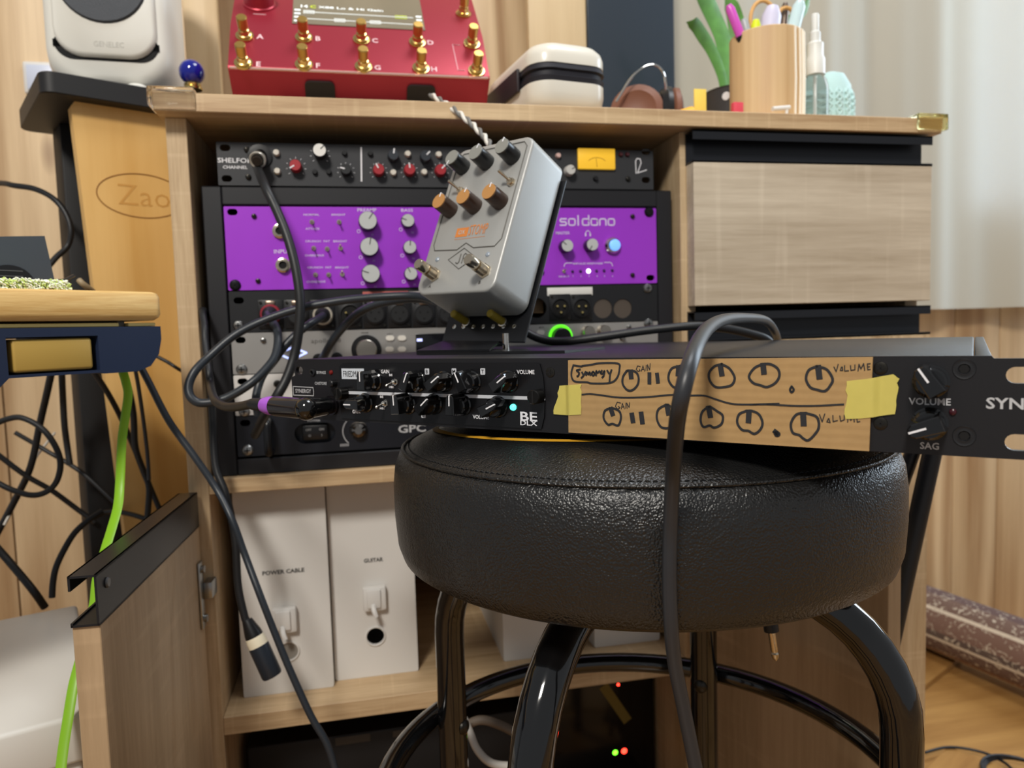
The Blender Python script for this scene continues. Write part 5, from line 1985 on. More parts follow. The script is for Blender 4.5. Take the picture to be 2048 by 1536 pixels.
SW = mat('speaker_white', 'dedcd3', 0.35, coat=0.1)
loft([(-0.003, 0.058, 0.022, 0.234, 0.035), (0.004, 0.0675, 0.012, 0.240, 0.040), (0.030, 0.0735, 0.006, 0.246, 0.042), (0.070, 0.0755, 0.004, 0.248, 0.045), (0.110, 0.070, 0.006, 0.246, 0.05), (0.135, 0.055, 0.018, 0.234, 0.05)], 'cabinet_shell', SW, spk)
loft([(-0.0040, 0.0580, 0.0385, 0.074, 0.022), (0.0045, 0.0590, 0.037, 0.076, 0.022)], 'gap_shade', HOLE, spk, 0.5)  # black plate stands in for the shade in the gap below the baffle
fb = loft([(-0.0110, 0.0520, 0.0455, 0.222, 0.028), (-0.0085, 0.0555, 0.0420, 0.2255, 0.031), (-0.0030, 0.0565, 0.0410, 0.2265, 0.031)], 'front_baffle', SW, spk)
b = B().lathe((0, -0.0112, 0.129), (0, -1, 0), [(0.0500, 0), (0.0480, 0.0030), (0.0300, 0.0036), (0.002, 0.0046)], 40)
b.done('woofer_grille', mat('dark_grey_grille', '3a3d42', 0.5, 0.3, bump=(900, 0.5, 0.001)), spk)
b = B()
write(b, 'GENELEC', (0.004, -0.0113, 0.0550), 0.0062, width=0.0330, bold=0.0)
b.done('lettering', mat('embossed_grey', 'aba89f', 0.5), spk)
for sx_ in (-1, 1):
    B().sphere((sx_ * 0.030, -0.005, 0.0065), 0.0100, (1.3, 1, 0.62)).done('foot', SW, spk)
B().box(-0.012, 0.012, 0.004, 0.05, 0.0002, 0.010, 0.002).done('base_pad', BLACK, spk)

bp_ = atZ(386, 180, 0.9838)
ball = thing('blue_ball', 'shiny blue ball on a gold base at the right end of the black stand plate', 'ornament', (bp_.x, bp_.y, 0.9838))
B().sphere((0, 0, 0.0205), 0.0148).done('ball', mat('cobalt_glaze', '101a86', 0.08, coat=0.5), ball)
B().lathe((0, 0, 0), (0, 0, 1), [(0.0105, 0), (0.0110, 0.002), (0.0090, 0.004), (0.0098, 0.006), (0.0080, 0.009)], 24).done('base', GOLD, ball)

# wall switch plate
a_, c_ = atY(44, 122, 0.494), atY(132, 190, 0.494)
ws = thing('wall_plate', 'white wall plate on the pine planks behind the loudspeaker stand', 'wall plate', ((a_.x + c_.x) / 2, 0.4995, (a_.z + c_.z) / 2))
hw_, hh_ = (c_.x - a_.x) / 2, (a_.z - c_.z) / 2
B().box(-hw_, hw_, -0.008, 0.0, -hh_, hh_, 0.004, 3).done('frame', mat('white_wall_plate', 'dcd9d4', 0.4), ws)
B().box(-hw_ + 0.006, hw_ - 0.006, -0.010, -0.0081, -hh_ + 0.006, hh_ - 0.006, 0.002).done('rocker', mat('bluish_white_plate', 'c9cfe0', 0.35), ws)

# ------------------------------------------------------------------ work table at the left
tR = dep(325, 612, 0.64)
tL = dep(0, 618, 0.537)
tx = V((tR.x - tL.x, tR.y - tL.y, 0)).normalized()
ty = V((-tx.y, tx.x, 0))
MT = basis((tR.x, tR.y, 0), tx, ty, (0, 0, 1))
TZ0, TZ1 = 0.7025, 0.7270
tb = thing('work_table', 'wooden table with navy drawer tray at the left edge of the room', 'table', MT)
rings = []
for z, ins in ((TZ0, 0.004), (TZ0 + 0.0025, 0.001), (TZ0 + 0.005, 0), (TZ1 - 0.005, 0), (TZ1 - 0.0015, 0.0012), (TZ1, 0.004)):
    rings.append([V((p[0], p[1], z)) for p in rrect(-0.60 + ins, -ins, ins, 0.165 - ins, 0.006, 5)])
n = len(rings[0])
v = [p for q_ in rings for p in q_]
f = [tuple(reversed(range(n)))]
for i in range(len(rings) - 1):
    for k in range(n):
        f.append((i * n + k, i * n + (k + 1) % n, (i + 1) * n + (k + 1) % n, (i + 1) * n + k))
f.append(tuple(range((len(rings) - 1) * n, len(rings) * n)))
B().add(v, f).done('table_top', BUTCHER, tb, 0.5)
YEL = mat('pale_yellow_strip', 'd9bf74', 0.45)
B().box(-0.60, -0.036, 0.006, 0.16, 0.6975, 0.7005, 0.0005, 1).done('yellow_strip', YEL, tb)
B().box(-0.028, -0.004, 0.006, 0.16, 0.6975, 0.7005, 0.0005, 1).done('yellow_strip', YEL, tb)
B().box(-0.035, -0.029, 0.010, 0.15, 0.6970, 0.7024, 0.0005, 1).done('spacer', mat('grey_spacer', '5f584a', 0.6), tb)
NAV = mat('navy_plastic', '1f2a42', 0.38)
# navy body with an opening for the gold pull
tp = lambda px, py, yy=0.0: MT.inverted() @ atPl(px, py, MT @ V((0, yy, 0)), ty)
g0, g1 = tp(24, 682), tp(190, 735)
gx0, gx1 = g0.x, g1.x
nz0 = 0.6600
outer = [(-0.60, 0.6972), (-0.60, 0.652), (gx0 - 0.012, 0.652), (gx0 - 0.004, nz0), (gx1 + 0.004, nz0), (gx1 + 0.008, nz0 - 0.001), (-0.026, nz0 - 0.001), (-0.014, nz0 + 0.003), (-0.006, nz0 + 0.013), (-0.003, nz0 + 0.026), (-0.003, 0.6972)]
hz1 = tp(100, 676).z + 0.001
hole = [(gx0 - 0.004, nz0 + 0.0022), (gx1 + 0.004, nz0 + 0.0022), (gx1 + 0.004, hz1), (gx0 - 0.004, hz1)]
B().plate(outer, [hole], 0.0, 0.150).done('tray', NAV, tb, 0.3)
B().box(gx0, gx1, 0.0015, 0.140, nz0 + 0.0035, hz1 - 0.0015, 0.0025, 3).done('gold_drawer', mat('ochre_gold_plastic', 'b5954a', 0.38, 0.1), tb)
lgx = tp(4, 800).x
B().box(lgx - 0.030, lgx, 0.03, 0.06, 0.585, 0.6519, 0.004).done('leg_bracket', BLACKM, tb)
B().cyl((-0.56, 0.130, 0.0), (-0.56, 0.130, 0.66), 0.014, n=20).done('leg', BLACKM, tb)
B().cyl((-0.56, 0.045, 0.0), (-0.56, 0.045, 0.66), 0.014, n=20).done('leg', BLACKM, tb)

# grey box device, cloth pad and leather strip on the table
d1 = tp(112, 520, 0.085)
gbx = thing('grey_device', 'dark grey box device standing on the table near the loudspeaker stand', 'device', MT @ Matrix.Translation((0, 0, TZ1)))
zt = tp(104, 473, 0.080).z - TZ1
xr_ = tp(110, 550, 0.080).x
b = B()
b.prism([(xr_, 0.080, 0.0085), (xr_ - 0.006, 0.080, zt), (xr_ - 0.30, 0.080, zt - 0.030), (xr_ - 0.30, 0.080, 0.0085)], (0, 0.06, 0))
bx_ = b.done('housing', mat('grey_metal_housing', '4b5056', 0.42, 0.3), gbx, 0.3)
B().box(xr_ - 0.30, xr_ + 0.002, 0.078, 0.142, 0.0062, 0.0083, 0.0005).done('base_tray', BLACKM, gbx)
b = B()
hx = tp(18, 545, 0.08).x
b.prism([(hx + 0.019 * math.cos(PI * k / 14), 0.0792, 0.0087 + 0.016 * math.sin(PI * k / 14)) for k in range(15)], (0, 0.0007, 0))
vp = b.done('vent_panel', BLACK, gbx)
b = B()
for k in range(3):
    b.box(hx - 0.016, hx + 0.010, 0.0788, 0.0793, 0.0105 + k * 0.0045, 0.0112 + k * 0.0045)
o = b.done('vent_ribs', mat('rib_grey', '5a5a5c', 0.4), vp)
for xx in (xr_ - 0.02, xr_ - 0.26):
    B().cyl((xx, 0.11, 0.0), (xx, 0.11, 0.0061), 0.006, n=14).done('rubber_foot', BLACK, gbx)
br = thing('cleaning_brush', 'green and white fluffy cloth pad lying on the table in front of the grey device', 'cloth', MT @ Matrix.Translation((0, 0, TZ1)))
rnd = random.Random(3)
xe = tp(124, 570, 0.03).x
B().box(xe - 0.26, xe - 0.004, 0.024, 0.060, 0.0015, 0.0085, 0.002).done('pad', mat('lime_pad', 'cfe08c', 0.9), br)
b = B()
b2 = B()
for k in range(1500):
    x = xe - rnd.random() ** 1.3 * 0.25
    z = 0.0007 + rnd.random() * 0.0080
    p = V((x, 0.0235 + rnd.uniform(-0.001, 0.001), z))
    q_ = p + V((rnd.uniform(-0.002, 0.003), -rnd.uniform(0.002, 0.005), rnd.uniform(-0.002, 0.001)))
    q_.z = max(0.0006, q_.z)
    (b if k % 3 else b2).tube([p, (p + q_) / 2 + V((0, 0, 0.0006)), q_], 0.00055, 4)
o = b.done('fluff', mat('white_fluff', 'f6f9ea', 0.95), br)
o['kind'] = 'stuff'
o = b2.done('fluff', mat('lime_fluff', 'd3e58e', 0.95), br)
o['kind'] = 'stuff'
lt = tp(150, 572, 0.03).x
b = B()
b.tube(spline([(xe - 0.02, 0.050, 0.0105), (xe + 0.004, 0.048, 0.0105), (lt, 0.045, 0.0115), (lt + 0.006, 0.043, 0.0150)], 6), 0.0042, 8, flat=0.3, ref=(0, 1, 0))
b.tube(spline([(xe - 0.003, 0.055, 0.0030), (xe + 0.006, 0.052, 0.0042), (lt + 0.004, 0.048, 0.0062)], 6), 0.0048, 8, flat=0.6, ref=(0, 1, 0))
o = b.done('leather_strap', mat('black_leather_strip', '1a1a1c', 0.35, bump=(500, 0.4, 0.001)))
o.matrix_world = MT @ Matrix.Translation((0, 0, TZ1))
tag(o, 'black leather strap ends beside the green fluffy pad on the table', 'strap')

# ------------------------------------------------------------------ boxes on the lower cabinet shelf
ZS = 0.2757


def storage(pxl, pxr, pyl, pyr, h, label, word=None, wpx=None, plug=None, holep=None, y=None, depth=0.26, dark=True, name='storage_box'):
    a_ = atZ(pxl, pyl, ZS)
    c_ = atZ(pxr, pyr, ZS)
    yy = (a_.y + c_.y) / 2 if y is None else y
    x0, x1 = atY(pxl, pyl, yy).x, atY(pxr, pyr, yy).x
    t = thing(name, label, 'box', (x0, yy, ZS), 'white cable boxes on the lower shelf')
    W = x1 - x0
    hp_ = []
    if holep:
        hx_, hz_ = atY(*holep, yy).x - x0, atY(*holep, yy).z - ZS
        hp_ = [circ(hx_, hz_, 0.0105, 24)]
    B().plate(rrect(0, W, 0, h, 0.002, 2), hp_, 0, 0.003).done('front_panel', WHITEBOX, t, 0.3)
    b = B()
    b.box(0, W, 0.0031, depth, 0.0, 0.003)
    b.box(0, W, 0.0031, depth, h - 0.003, h)
    b.box(0, 0.003, 0.0031, depth, 0.003, h - 0.003)
    b.box(W - 0.003, W, 0.0031, depth, 0.003, h - 0.003)
    b.box(0.003, W - 0.003, depth - 0.003, depth, 0.003, h - 0.003)
    b.done('shell', WHITEBOX, t)
    if holep:
        b = B()
        b.tube([(hx_ + 0.0112 * math.cos(2 * PI * k / 24), -0.0008, hz_ + 0.0112 * math.sin(2 * PI * k / 24)) for k in range(24)], 0.0011, 6, closed=True)
        b.done('hole_rim', WHITEBOX, t)
        if word and word[0].startswith('P'):
            B().cyl((hx_, 0.0012, hz_), (hx_, 0.0026, hz_), 0.0104, n=24).done('hole_cover', mat('grey_cover', '8f8a82', 0.6), t)
    if word:
        b = B()
        cx_, cz_ = atY(*wpx, yy).x - x0, atY(*wpx, yy).z - ZS
        write(b, word[0], (cx_, -0.0003, cz_), word[1], width=word[2], bold=0.03)
        o = b.done('lettering', mat('dark_print', '3c3a38', 0.6), t)
    if plug:
        cx_, cz_ = atY(*plug, yy).x - x0, atY(*plug, yy).z - ZS
        k = B().box(cx_ - 0.0135, cx_ + 0.0135, -0.010, -0.0002, cz_ - 0.0145, cz_ + 0.0145, 0.0025).done('clip_base', mat('white_clip_plastic', 'e2e0dc', 0.3), t)
        b = B()
        b.box(cx_ - 0.009, cx_ + 0.007, -0.013, -0.010, cz_ - 0.010, cz_ + 0.012, 0.0012)
        b.tube(spline([(cx_ - 0.002, -0.012, cz_ - 0.006), (cx_ - 0.001, -0.017, cz_ - 0.012), (cx_ + 0.001, -0.018, cz_ - 0.018)], 5), 0.0030, 8)
        b.done('clip_lever', MATS['white_clip_plastic'], k)
    return t


storage(488, 668, 1399, 1371, 0.2380, 'white cable box marked power cable at the left end of the lower shelf', ('POWER CABLE', 0.0050, 0.0460), (567, 1143), (570, 1236), (578, 1302), 0.028)
storage(671, 837, 1363, 1341.6, 0.2380, 'white cable box marked guitar, second from the left on the lower shelf', ('GUITAR', 0.0050, 0.0225), (747, 1120), (749, 1193), (751, 1272), 0.042)
storage(1008, 1112, 1321, 1317, 0.1500, 'lower white box behind the stool leg on the lower shelf', None, None, None, None, 0.038, 0.2)
storage(1190, 1320, 1322, 1322, 0.1500, 'lower cream white box at the right end of the lower shelf', None, None, None, None, 0.045, 0.2)

# ------------------------------------------------------------------ electronics in the bottom compartment
dv = thing('black_computer', 'black glossy device with red and green lamps in the bottom of the cabinet', 'computer', (0, 0, 0.0482))
pa_ = atY(1240, 1505, 0.08)
B().box(0.335, 0.505, 0.0812, 0.35, 0.0, 0.190, 0.004).done('housing', mat('gloss_black_case', '0c0b0c', 0.15), dv)
for px, py, r, m in ((1231, 1506, 0.0036, mat('green_lamp', '6bff2a', 0.3, emit=4.0)), (1249, 1503, 0.0040, mat('red_lamp', 'ff3424', 0.3, emit=6.0)), (1237, 1370, 0.0020, mat('red_lamp', 'ff3424', 0.3, emit=6.0))):
    p = atY(px, py, 0.080)
    B().lathe((p.x, 0.0811, p.z - 0.0482), (0, -1, 0), [(r, 0), (r * 0.8, 0.001), (r * 0.3, 0.0016)], 16).done('lamp', m, dv)
p0_, p1_ = atY(1207, 1372, 0.080), atY(1256, 1443, 0.080)
d_ = (p1_ - p0_).normalized()
s_ = V((d_.z, 0, -d_.x)) * 0.0065
b = B()
q4 = [V((p.x, 0.0809, p.z - 0.0482)) for p in (p0_ - s_, p0_ + s_, p1_ + s_, p1_ - s_)]
b.prism(q4, (0, -0.0003, 0))
b.done('yellow_tape', mat('dull_yellow_tape', '7d6a2a', 0.6), dv)
B().box(0.345, 0.495, 0.0795, 0.0811, 0.028, 0.031).done('silver_strip', mat('dim_silver', '6d675f', 0.35, 0.6), dv)
dv2 = thing('black_power_strip', 'dark rack device with small grey labels in the bottom left compartment', 'device', (0, 0, 0.0482))
B().box(-0.020, 0.315, 0.060, 0.34, 0.0, 0.150, 0.003).done('housing', mat('matte_black_case', '101012', 0.5), dv2)
for px, py, w_, h_ in ((705, 1463, 0.042, 0.010), (797, 1466, 0.0145, 0.0085)):
    p = atY(px, py, 0.06)
    B().box(p.x - w_ / 2, p.x + w_ / 2, 0.0588, 0.0599, min(p.z - 0.0482, 0.143) - h_ / 2, min(p.z - 0.0482, 0.143) + h_ / 2, 0.0006).done('label', mat('dim_label', '4a453f', 0.6), dv2)

# ------------------------------------------------------------------ white boxes on the floor at the left
e0 = atZ(0, 1470, 0.392)
e1 = atZ(150, 1430, 0.392)
bx = V((e1.x - e0.x, e1.y - e0.y, 0)).normalized()
by = V((-bx.y, bx.x, 0))
MW = basis((e1.x, e1.y, 0), bx, by, (0, 0, 1))
t_ = B().box(-0.34, 0.012, 0.0, 0.285, 0.352, 0.3915, 0.004, 3).done('white_lid_box', mat('white_enamel', 'd6d3cc', 0.4))
t_.matrix_world = MW
tag(t_, 'flat white box lying on top of the white cabinet at bottom left', 'box')
t_ = B().box(-0.335, 0.003, 0.006, 0.28, 0.0, 0.3515, 0.004, 3).done('white_floor_box', mat('white_enamel', 'd6d3cc', 0.4))
t_.matrix_world = MW
tag(t_, 'tall white box standing on the floor under the flat white box', 'box')

# ------------------------------------------------------------------ rug roll, guitar stand
r0, r1 = V((1.190, 0.47, 0)), V((1.33, -0.30, 0))
rx = (r1 - r0).normalized()


def rugmat():
    m = D.materials.new('persian_rug')
    m.use_nodes = True
    nt = m.node_tree
    N, L = nt.nodes.new, nt.links.new
    b = nt.nodes['Principled BSDF']
    b.inputs['Roughness'].default_value = 0.95
    tc = N('ShaderNodeTexCoord')
    sp_ = N('ShaderNodeSeparateXYZ')
    L(tc.outputs['Object'], sp_.inputs[0])
    at = N('ShaderNodeMath')
    at.operation = 'ARCTAN2'
    L(sp_.outputs['Z'], at.inputs[0])
    L(sp_.outputs['Y'], at.inputs[1])
    cr = N('ShaderNodeValToRGB')
    cr.color_ramp.interpolation = 'CONSTANT'
    mr = N('ShaderNodeMapRange')
    mr.inputs[1].default_value = -3.1416
    mr.inputs[2].default_value = 3.1416
    L(at.outputs[0], mr.inputs[0])
    L(mr.outputs[0], cr.inputs[0])
    cols = [(0.0, '5b4a42'), (0.03, 'c9b9a4'), (0.045, '6b5347'), (0.12, '8a6a58'), (0.16, 'd0c1ac'), (0.175, '7a5a4e'), (0.25, 'cbbba6'), (0.27, '6a4a4a'), (0.40, '5a4440'), (0.80, '6b5347'), (0.88, 'c9b9a4'), (0.90, '75594c')]
    el = cr.color_ramp.elements
    while len(el) < len(cols):
        el.new(0.5)
    for e, (p, c) in zip(el, cols):
        e.position = p
        e.color = lin(c) + (1,)
    cb = N('ShaderNodeCombineXYZ')
    L(sp_.outputs['X'], cb.inputs[0])
    mu = N('ShaderNodeMath')
    mu.operation = 'MULTIPLY'
    mu.inputs[1].default_value = 0.07
    L(at.outputs[0], mu.inputs[0])
    L(mu.outputs[0], cb.inputs[1])
    vo = N('ShaderNodeTexNoise')
    vo.inputs['Scale'].default_value = 75
    vo.inputs['Detail'].default_value = 3
    vo.inputs['Distortion'].default_value = 1.5
    L(cb.outputs[0], vo.inputs['Vector'])
    r2 = N('ShaderNodeMapRange')
    r2.inputs[1].default_value = 0.57
    r2.inputs[2].default_value = 0.64
    L(vo.outputs[0], r2.inputs[0])
    mx = N('ShaderNodeMix')
    mx.data_type = 'RGBA'
    L(r2.outputs[0], mx.inputs[0])
    L(cr.outputs[0], mx.inputs[6])
    mx.inputs[7].default_value = lin('b9aa96') + (1,)
    L(mx.outputs[2], b.inputs['Base Color'])
    return m


RR_ = 0.069
b = B()
pts = []
for k in range(70):
    t = k / 69 * 4.6 * PI
    rr_ = 0.028 + (RR_ - 0.028) * k / 69
    pts.append((rr_ * math.cos(t - 4.6 * PI - 0.6), rr_ * math.sin(t - 4.6 * PI - 0.6)))
v, f = [], []
Lr = (r1 - r0).length
for i, (a, c) in enumerate(pts):
    l_ = math.hypot(a, c)
    for x in (0, Lr):
        v.append(V((x, a, c)))
        v.append(V((x, a * (1 - 0.007 / l_), c * (1 - 0.007 / l_))))
for i in range(len(pts) - 1):
    a = 4 * i
    f += [(a, a + 2, a + 6, a + 4), (a + 1, a + 5, a + 7, a + 3), (a, a + 4, a + 5, a + 1), (a + 2, a + 3, a + 7, a + 6)]
f += [(0, 1, 3, 2), (4 * (len(pts) - 1), 4 * (len(pts) - 1) + 2, 4 * (len(pts) - 1) + 3, 4 * (len(pts) - 1) + 1)]
rug = B().add(v, f).done('rolled_rug', rugmat(), None, 1.2)
ry = V((-rx.y, rx.x, 0))
rug.matrix_world = basis(r0 + ry * RR_ + V((0, 0, RR_ + 0.0005)), rx, ry, (0, 0, 1))
tag(rug, 'rolled patterned brown rug lying on the wooden floor by the pine wall', 'rug')

g1, g2 = dep(1865, 903, .72), dep(1745, 1450, .73)
gd = (g2 - g1).normalized()
gb = g1 + gd * ((g1.z - 0.01) / -gd.z)
gt = g1 - gd * 0.085
gs = thing('guitar_stand', 'black folding stand with thin tube legs behind the right side of the stool', 'stand', (gt.x, gt.y, 0))
go = V((gt.x, gt.y, 0))
B().tube([gt - go, gb - go], 0.0088, 14).done('leg', BLACKM, gs)
B().cyl(gb - go + V((0, 0, -0.009)), gb - go + V((0, 0, 0.012)), 0.013, n=16, bev=0.002).done('rubber_foot', BLACK, gs)
g3 = dep(1806, 1090, .735)
g4 = dep(1772, 1228, .735)
ge = g3 + (g4 - g3).normalized() * 0.33
b = B()
b.tube([g3 - go, ge - go], 0.0075, 12)
b.done('brace', BLACKM, gs)
B().tube([gt - go + V((-0.004, 0.010, -0.01)), V((-0.17, 0.10, 0.006))], 0.0075, 12).done('leg', BLACKM, gs)
B().sphere(gt - go, 0.014).done('hinge_knob', BLACK, gs)


# ------------------------------------------------------------------ cables
def cable(name, pts, r, m, label, cat='cable', n=10, k=8, flat=1.0, ref=None):
    P = [dep(*p) if len(p) == 3 and not isinstance(p, V) else p for p in pts]
    o = B().tube(spline(P, k), r, n, flat=flat, ref=ref).done(name, m, None, 1.2)
    return tag(o, label, cat)


def W3(px, py, d):
    return dep(px, py, d)


# thick grey cable looping over the preamp and down in front of the stool
ck = thing('instrument_cable', 'thick grey cable looping over the stool preamp and hanging down in front of the seat', 'cable', (0, 0, 0))
pts = [(1560, 715, .760), (1557, 690, .740), (1550, 664, .69), (1530, 641, .61), (1482, 636, .50), (1440, 642, .42), (1408, 665, .355), (1384, 715, .310), (1364, 790, .300), (1353, 855, .312), (1346, 950, .338), (1341, 1050, .350), (1339, 1150, .354), (1342, 1250, .358), (1350, 1330, .365), (1368, 1420, .372), (1396, 1560, .38)]
B().tube(spline([dep(*p) for p in pts], 8), 0.0036, 14).done('cable_body', RUBBERG, ck, 1.2)
cable('signal_cable', [(1545, 700, .755), (1535, 680, .745), (1502, 668, .740), (1450, 657, .735), (1390, 652, .730), (1300, 660, .735), (1200, 674, .740), (1120, 683, .748), (1075, 676, .755), (1040, 656, .760), (1030, 646, .762)], 0.0043, RUBBER, 'black cable running behind the pedal along the back edge of the stool preamp')
# plug hanging below the seat
jp = thing('jack_plug', 'nickel jack plug on a black cable hanging below the back of the seat', 'plug', dep(1543, 1262, .62))
jd = (dep(1552, 1320, .62) - dep(1543, 1262, .62)).normalized()
b = B().lathe((0, 0, 0), jd, [(0.0032, 0), (0.0031, 0.0165), (0.0026, 0.0180), (0.0033, 0.0195), (0.0028, 0.0230), (0.0008, 0.0255)], 16)
b.done('tip', NICKEL, jp)
B().lathe(-jd * 0.026, jd, [(0.0050, 0), (0.0062, 0.004), (0.0062, 0.026)], 16).done('sleeve', BLACK, jp)
cp = [jp.location - jd * 0.025, jp.location - jd * 0.06 + V((0.0, 0.02, 0)), jp.location + V((0.03, 0.06, 0.10)), jp.location + V((0.05, 0.10, 0.12))]
B().tube([p - jp.location for p in spline(cp, 6)], 0.003, 8).done('cord', RUBBER, jp)

# jack plugged into the preamp channel
pg = thing('jack_lead', 'black jack lead plugged into the charcoal preamp and hanging over the rack', 'cable', (0, 0, 0))
p0_ = atY(520, 311, -0.002)
p1_ = atY(514, 322, -0.024)
b = B().lathe(p0_, p1_ - p0_, [(0.0068, 0), (0.0068, 0.016)], 20)
b.done('plug_body', BLACK, pg)
dd_ = (p1_ - p0_).normalized()
b = B().lathe(p0_ + dd_ * 0.016, dd_, [(0.0070, 0), (0.0084, 0.0004), (0.0086, 0.0045), (0.0078, 0.0056), (0.0062, 0.0050), (0.0060, 0.002)], 24, cap1=False)
b.done('plug_ring', mat('pale_nickel', 'd6d1c6', 0.25, 0.6), pg)
B().lathe(p0_ + dd_ * 0.0175, dd_, [(0.0060, 0), (0.0052, 0.006), (0.0046, 0.010)], 16).done('strain_relief', BLACK, pg)
B().tube(spline([p0_ + dd_ * 0.022, dep(513, 330, .765), dep(530, 372, .720), dep(553, 420, .712), (dep(575, 475, .706)), dep(591, 535, .702), dep(600, 600, .70), dep(598, 655, .70), dep(589, 710, .70), dep(573, 757, .695), dep(552, 795, .69), dep(530, 830, .70), dep(510, 870, .74)], 8), 0.0046, 12).done('cable_body', RUBBER, pg, 1.2)

# right-angle plug in the stool preamp
ra = thing('angle_plug_lead', 'purple collared right-angle plug lead in the left front jack of the stool preamp', 'cable', MS)
b = B().lathe((xj, -0.0048, zj), (0, -1, 0), [(0.0062, 0), (0.0068, 0.002), (0.0070, 0.012), (0.0074, 0.017)], 22)
b.done('plug_head', KNOBB, ra)
hx0 = V((xj, -0.0245, zj + 0.0))
B().sphere(hx0, 0.0082).done('elbow', KNOBB, ra)
pdir = V((-1, -0.10, 0.05)).normalized()
bb = B().lathe(hx0 + pdir * 0.004, pdir, [(0.0072, 0), (0.0074, 0.004), (0.0073, 0.024), (0.0068, 0.0265)], 22)
bb.done('barrel', mat('black_pearl_barrel', '201c1c', 0.18, coat=0.4), ra)
B().lathe(hx0 + pdir * 0.0306, pdir, [(0.0068, 0), (0.0066, 0.005), (0.0052, 0.010)], 22).done('purple_collar', mat('purple_collar', 'a45ac8', 0.3), ra)
B().lathe(hx0 + pdir * 0.0406, pdir, [(0.0050, 0), (0.0045, 0.010), (0.0036, 0.013)], 16).done('strain_relief', RUBBER, ra)
ce = MS @ (hx0 + pdir * 0.0525)
MSi = MS.inverted()
cd_ = (ce - CAM).dot(FF)
cpts = [ce, dep(478, 813, cd_ + 0.025), dep(450, 813, cd_ + 0.055), dep(430, 800, cd_ + 0.085), dep(422, 775, .705), dep(417, 740, .72), dep(411, 690, .735), dep(409, 650, .745), V((-0.0262, -0.004, 0.715)), V((-0.0262, 0.06, 0.700))]
B().tube([MSi @ p for p in spline(cpts, 8)], 0.0036, 12).done('cable_body', RUBBER, ra, 1.2)


def xlr_lead(px, py, ringm, pts, r, m, label, y0=-0.002):
    t = thing('patch_lead', label, 'cable', (0, 0, 0))
    a_ = atY(px, py, y0)
    b = B().lathe(a_, (0, -1, 0), [(0.0106, 0), (0.0106, 0.008), (0.0096, 0.010)], 24)
    b.done('connector', ringm, t)
    b = B().lathe(a_ + V((0, -0.010, 0)), (0, -1, 0), [(0.0085, 0), (0.0070, 0.006), (0.0045, 0.012)], 18)
    b.done('strain_relief', RUBBER, t)
    P = [a_ + V((0, -0.020, 0)), a_ + V((0, -0.030, -0.002))] + [dep(*p) for p in pts]
    B().tube(spline(P, 8), r, 12).done('cable_body', m, t, 1.2)
    return t


xlr_lead(542, 629, mat('red_connector', '8f2733', 0.4), [(552, 655, .735), (556, 680, .725), (550, 712, .715), (532, 738, .705), (500, 768, .695), (450, 797, .69), (405, 806, .685), (383, 796, .683), (377, 772, .685), (390, 742, .69), (420, 712, .70), (470, 670, .71), (530, 640, .72), (600, 617, .725), (680, 602, .728), (760, 594, .725), (830, 592, .72), (870, 600, .70)], 0.0041, RUBBERB, 'dark cable looping out left from the red ringed connector in the patch panel')
xlr_lead(646, 631, mat('silver_connector', 'd9d0bd', 0.3, 0.3), [(620, 648, .745), (597, 665, .74), (570, 692, .735), (548, 722, .73), (527, 748, .725), (516, 775, .72), (512, 800, .715), (516, 830, .72)], 0.0041, RUBBERB, 'grey cable dropping left from the silver ringed connector in the patch panel')
cable('patch_lead', [(640, 722, .80), (648, 712, .775), (660, 690, .765), (680, 662, .758), (712, 630, .752), (750, 610, .748), (800, 600, .742), (840, 598, .735), (880, 604, .73)], 0.0042, RUBBERB, 'grey cable curving from the silver interface jack up behind the pedal')

# twisted power cord to the pedal
pw2 = thing('twisted_cord', 'white and grey twisted cord running from the red effects unit down behind the pedal', 'cord', (0, 0, 0))
P = spline([dep(862, 190, .815), dep(885, 203, .79), dep(912, 222, .77), dep(938, 243, .75), dep(960, 264, .73), dep(978, 286, .715), dep(990, 315, .70)], 14)
for ph, m in ((0, mat('white_strand', 'dcd7cd', 0.5)), (PI, mat('grey_strand', '6c6a66', 0.5))):
    Q = []
    for i, p in enumerate(P):
        t = (P[min(i + 1, len(P) - 1)] - P[max(i - 1, 0)]).normalized()
        x, y, _ = frame_from_axis(t)
        a = i * 0.42 + ph
        Q.append(p + (x * math.cos(a) + y * math.sin(a)) * 0.0017)
    B().tube(Q, 0.0019, 8).done('strand', m, pw2, 1.2)

# long cables falling across the cabinet front
cable('floor_cable', [(282, 735, .70), (298, 765, .70), (338, 842, .70), (389, 913, .70), (433, 978, .70), (464, 1039, .69), (490, 1110, .69), (520, 1190, .68), (548, 1262, .68), (580, 1340, .68), (622, 1432, .68), (655, 1490, .68), (676, 1560, .68)], 0.0034, RUBBERB, 'long dark cable running diagonally from the table down across the open cabinet')
xl = thing('hanging_lead', 'black microphone lead hanging in the cabinet opening with white collared plug', 'cable', (0, 0, 0))
P = [V((-0.0262, 0.06, 0.650)), V((-0.0262, 0.0, 0.655)), dep(420, 760, .752), dep(425, 830, .748), dep(431, 930, .74), dep(452, 990, .735), dep(470, 1076, .73), dep(476, 1170, .73), dep(489, 1232, .73), dep(494, 1243, .73)]
B().tube(spline(P, 8), 0.0038, 12).done('cable_body', RUBBER, xl, 1.2)
xa_, xb_ = dep(494, 1240, .73), dep(545, 1352, .73)
xd = (xb_ - xa_).normalized()
xlen = (xb_ - xa_).length
B().lathe(xa_, xd, [(0.0050, 0), (0.0085, 0.014), (0.0088, 0.018)], 20).done('strain_relief', BLACK, xl)
